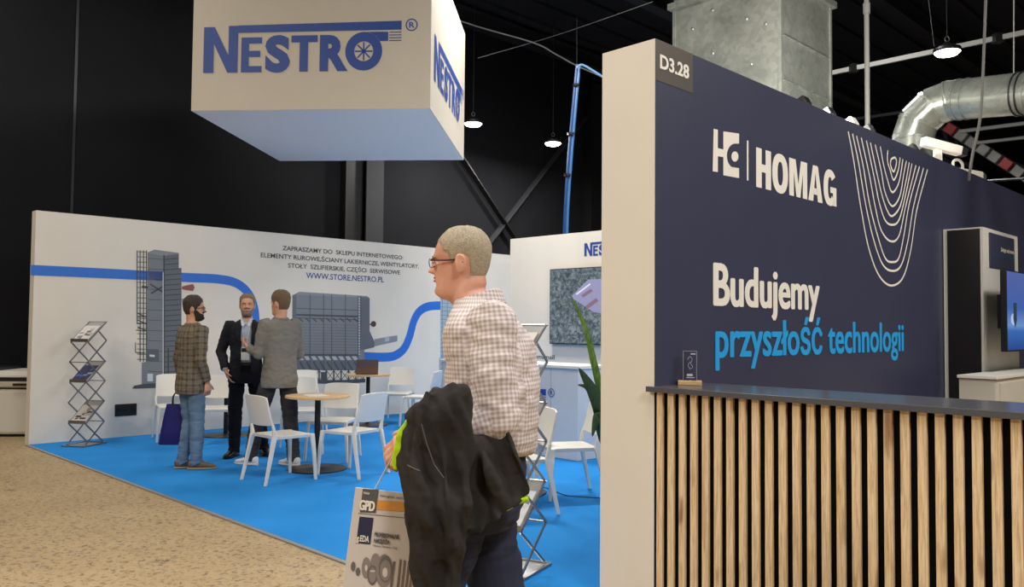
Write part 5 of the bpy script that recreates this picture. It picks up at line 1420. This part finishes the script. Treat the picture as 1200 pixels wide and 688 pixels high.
# printed carrier bag in his hand
tl = At(416.5, 571, 2.385); bw, bh = .31, .40; th_b = math.radians(6.4)
ex = Vector((math.cos(th_b), 0, -math.sin(th_b))); ez = Vector((math.sin(th_b), 0, math.cos(th_b)))
bo = tl-ez*bh+ex*bw/2
bt = thing('carrier_bag', 'white printed carrier bag hanging from the hand of the walking man', 'bag', bo); bt.rotation_euler = (0, th_b, 0)
BW = mat('bag_white', (214, 206, 202), .35, noise_amt=.03, noise_scale=12)
mb = MB(); rr = []
for z, d_ in ((0, .035), (.01, .045), (.15, .05), (.3, .035), (.38, .016), (bh, .012)):
    rr.append([Vector((bw/2*math.copysign(abs(math.cos(2*PI*q/40))**.3, math.cos(2*PI*q/40)), d_+d_*math.copysign(abs(math.sin(2*PI*q/40))**.8, math.sin(2*PI*q/40)), z)) for q in range(40)])
# keep the printed front nearly flat
rr = [[Vector((p.x, max(p.y, .0), p.z)) for p in r] for r in rr]
mb = MB().bb(-bw/2, bw/2, 0, .004, 0, bh).bb(-bw/2, bw/2, .04, .044, 0, bh*.96).bb(-bw/2, -bw/2+.003, .004, .04, 0, bh*.97).bb(bw/2-.003, bw/2, .004, .04, 0, bh*.97).bb(-bw/2, bw/2, 0, .044, 0, .003)
mb.build('bag_body', BW, bt, bevel=.0012)
SB = F_PX/2.385
def bpx(zx, zy):
    px = 400+zx/5.38; py = 560+zy/5.38; dx, dy = px-416.5, py-571
    return -bw/2+(dx*math.cos(th_b)+dy*math.sin(th_b))/SB, bh-(dy*math.cos(th_b)-dx*math.sin(th_b))/SB
def bprint(m, polys, y=-.0012, name='print'):
    mb = MB()
    for P in polys: mb.add([(a, y, b) for a, b in (bpx(*p) for p in P)], [tuple(range(len(P)))])
    return mb.build(name, m, bt)
rect = lambda x0, y0, x1, y1, sk=0: [(x0, y0), (x1, y0+sk), (x1-(y1-y0)*.11, y1+sk), (x0-(y1-y0)*.11, y1)]
bprint(mat('bag_grey', (92, 92, 94), .4), [rect(136, 68, 236, 214, 4)])
bprint(mat('bag_orange', (226, 158, 76), .4), [rect(228, 138, 560, 196, 22)])
bprint(mat('bag_navy_print', (44, 48, 84), .4), [rect(118, 240, 206, 404, 8)])
bprint(mat('bag_rule', (120, 112, 108), .4), [rect(108, 218, 560, 222, 40)])
def btext(body, x0, y0, x1, y1, m, bold=.02, name='lettering'):
    a, zt = bpx(x0, y0); b, _ = bpx(x1, y0+(x1-x0)*.11); _, zb = bpx(x0, y1)
    mb = MB(); text_fit(mb, body, a, b, zb, zt, .01, -.0022, 'H', None, bold); mb.build(name, m, bt)
btext('GPD', 122, 137, 214, 196, LETW, .07); btext('TARGI', 140, 86, 178, 99, LETW)
btext('PROFESJONALNE', 216, 334, 366, 360, INK, .004); btext('NARZĘDZIA', 212, 372, 308, 398, INK, .004); btext('Wiercenie • Frezowanie • Cięcie', 205, 410, 356, 422, INK, 0)
btext('www.gpd.pl  narzędzia', 244, 100, 420, 114, INK, 0); btext('g.EDA', 106, 352, 182, 390, LETW, .03)
def disc(cx, cy, rx, ry, n_=24): return [(cx+rx*math.cos(2*PI*q/n_), cy+ry*math.sin(2*PI*q/n_)) for q in range(n_)]
D1 = mat('print_steel', (142, 134, 132), .4); D2 = mat('print_steel_dark', (112, 104, 104), .4)
bprint(D1, [disc(222, 522, 30, 56), disc(165, 556, 28, 66)], -.0012, 'tool_picture'); bprint(D2, [disc(205, 600, 32, 62), disc(84, 548, 14, 30), disc(114, 580, 14, 26)], -.0016, 'tool_picture')
bprint(D1, [disc(276, 575, 50, 104), disc(205, 600, 22, 48)], -.0020, 'tool_picture'); bprint(D2, [disc(285, 560, 42, 84)], -.0022, 'tool_picture'); bprint(D1, [disc(285, 570, 34, 64)], -.0024, 'tool_picture')
bprint(BW, [disc(283, 582, 16, 30), disc(165, 556, 9, 20), disc(205, 575, 18, 5)], -.0027, 'tool_picture')
bprint(D2, [[(x, y0), (x+12, y0+4), (x-4, 690), (x-18, 690)] for x, y0 in ((372, 500), (398, 505), (424, 512), (448, 520))]+[rect(332, 515, 346, 690)], -.0016, 'tool_picture')
bprint(D1, [[(x+4, y0), (x+8, y0+4), (x-9, 690), (x-13, 690)] for x, y0 in ((372, 500), (398, 505), (424, 512), (448, 520))], -.002, 'tool_picture')
hnd = At(463, 530, 2.385)
Mi = Matrix.Rotation(th_b, 3, 'Y').transposed()
for dx in (-.10, .05):
    MB().tube([Vector((dx, .004, bh)), Mi @ (hnd-bo)], .0022, 6).build('handle_string', mat('string_white', (210, 210, 214), .5), bt)

# ================================================================ plant behind the end of the navy wall
pq = At(748, 560, 5.9); pl = thing('potted_plant', 'green plant with long pointed leaves peeping out behind the navy wall end', 'plant', (pq.x, pq.y, FLZ))
MB().lathe([(.01, 0), (.13, 0), (.15, .02), (.19, .36), (.20, .38), (.185, .385), (.17, .36), (.01, .35)], 32).build('pot', mat('pot_white', (210, 206, 198), .4), pl, smooth=True)
MB().lathe([(.01, .35), (.172, .352), (.01, .36)], 24).build('soil', mat('soil', (50, 38, 28), .9), pl)
b0 = pl.location.copy()
n = Nodes('leaf_light', .4); n.col(n.ramp(n.noise(n.mapping((30, 30, 3)), 3, 3), [(.3, rgb(64, 108, 36)), (.7, rgb(124, 164, 66))])); LF1 = n.m
n = Nodes('leaf_dark', .35); n.col(n.ramp(n.noise(n.mapping((20, 20, 6)), 3, 3), [(.3, rgb(22, 58, 34)), (.7, rgb(46, 88, 48))])); LF2 = n.m
def leaf(pts, w, m, face=Vector((0, -1, .15)), name='leaf'):
    P = catmull([Vector(p) for p in pts], 6); n_ = len(P); L = []; C = []; Rr = []
    for i, p in enumerate(P):
        t = (P[min(i+1, n_-1)]-P[max(i-1, 0)]).normalized(); s_ = t.cross(face).normalized(); u = i/(n_-1)
        ww = w*(math.sin(PI*min(u*.93+.07, 1))**.75)*(1-.25*u)+.0008
        L.append(p-s_*ww/2-face*.12*ww*-1); Rr.append(p+s_*ww/2+face*.12*ww); C.append(p)
    mb = MB(); mb.add(L+C+Rr, [(i, i+1, n_+i+1, n_+i) for i in range(n_-1)]+[(n_+i, n_+i+1, 2*n_+i+1, 2*n_+i) for i in range(n_-1)])
    ob = mb.build(name, m, pl, smooth=True); so = ob.modifiers.new('s', 'SOLIDIFY'); so.thickness = .0015; return ob
cen = Vector((0, 0, .36))
def lpx(px, py, Y): return At(px, py, Y)-b0
leaf([cen, lpx(708, 470, 5.8), lpx(697, 430, 5.75), lpx(686, 385, 5.7), lpx(668, 344, 5.65)], .055, LF1)
leaf([cen, lpx(712, 520, 5.8), lpx(703, 480, 5.7), lpx(692, 455, 5.65), lpx(678, 431, 5.6)], .13, LF2, Vector((.2, -1, .3)))
leaf([cen, lpx(716, 520, 5.8), lpx(706, 500, 5.7), lpx(700, 488, 5.65), lpx(694, 512, 5.6)], .10, LF2)
leaf([cen, lpx(712, 500, 5.8), lpx(698, 470, 5.75), lpx(688, 455, 5.7), lpx(677, 451, 5.65)], .06, LF2, Vector((-.3, -1, .6)))
leaf([cen, lpx(730, 440, 5.9), lpx(740, 380, 5.9), lpx(760, 340, 6.0)], .06, LF1)
leaf([cen, lpx(745, 470, 6.0), lpx(770, 450, 6.1), lpx(790, 470, 6.2)], .12, LF2)
leaf([cen, lpx(722, 480, 6.1), lpx(725, 420, 6.2), lpx(735, 390, 6.3)], .12, LF2)

# thin black cable on the carpet
cable('floor_cable', 'thin dark cable lying on the blue carpet between rack and chair', [Vector((G(x, y, .02).x, G(x, y, .02).y, .018)) for x, y in ((622, 568), (645, 573), (662, 580), (684, 582), (712, 584))], .004, BLACKP)
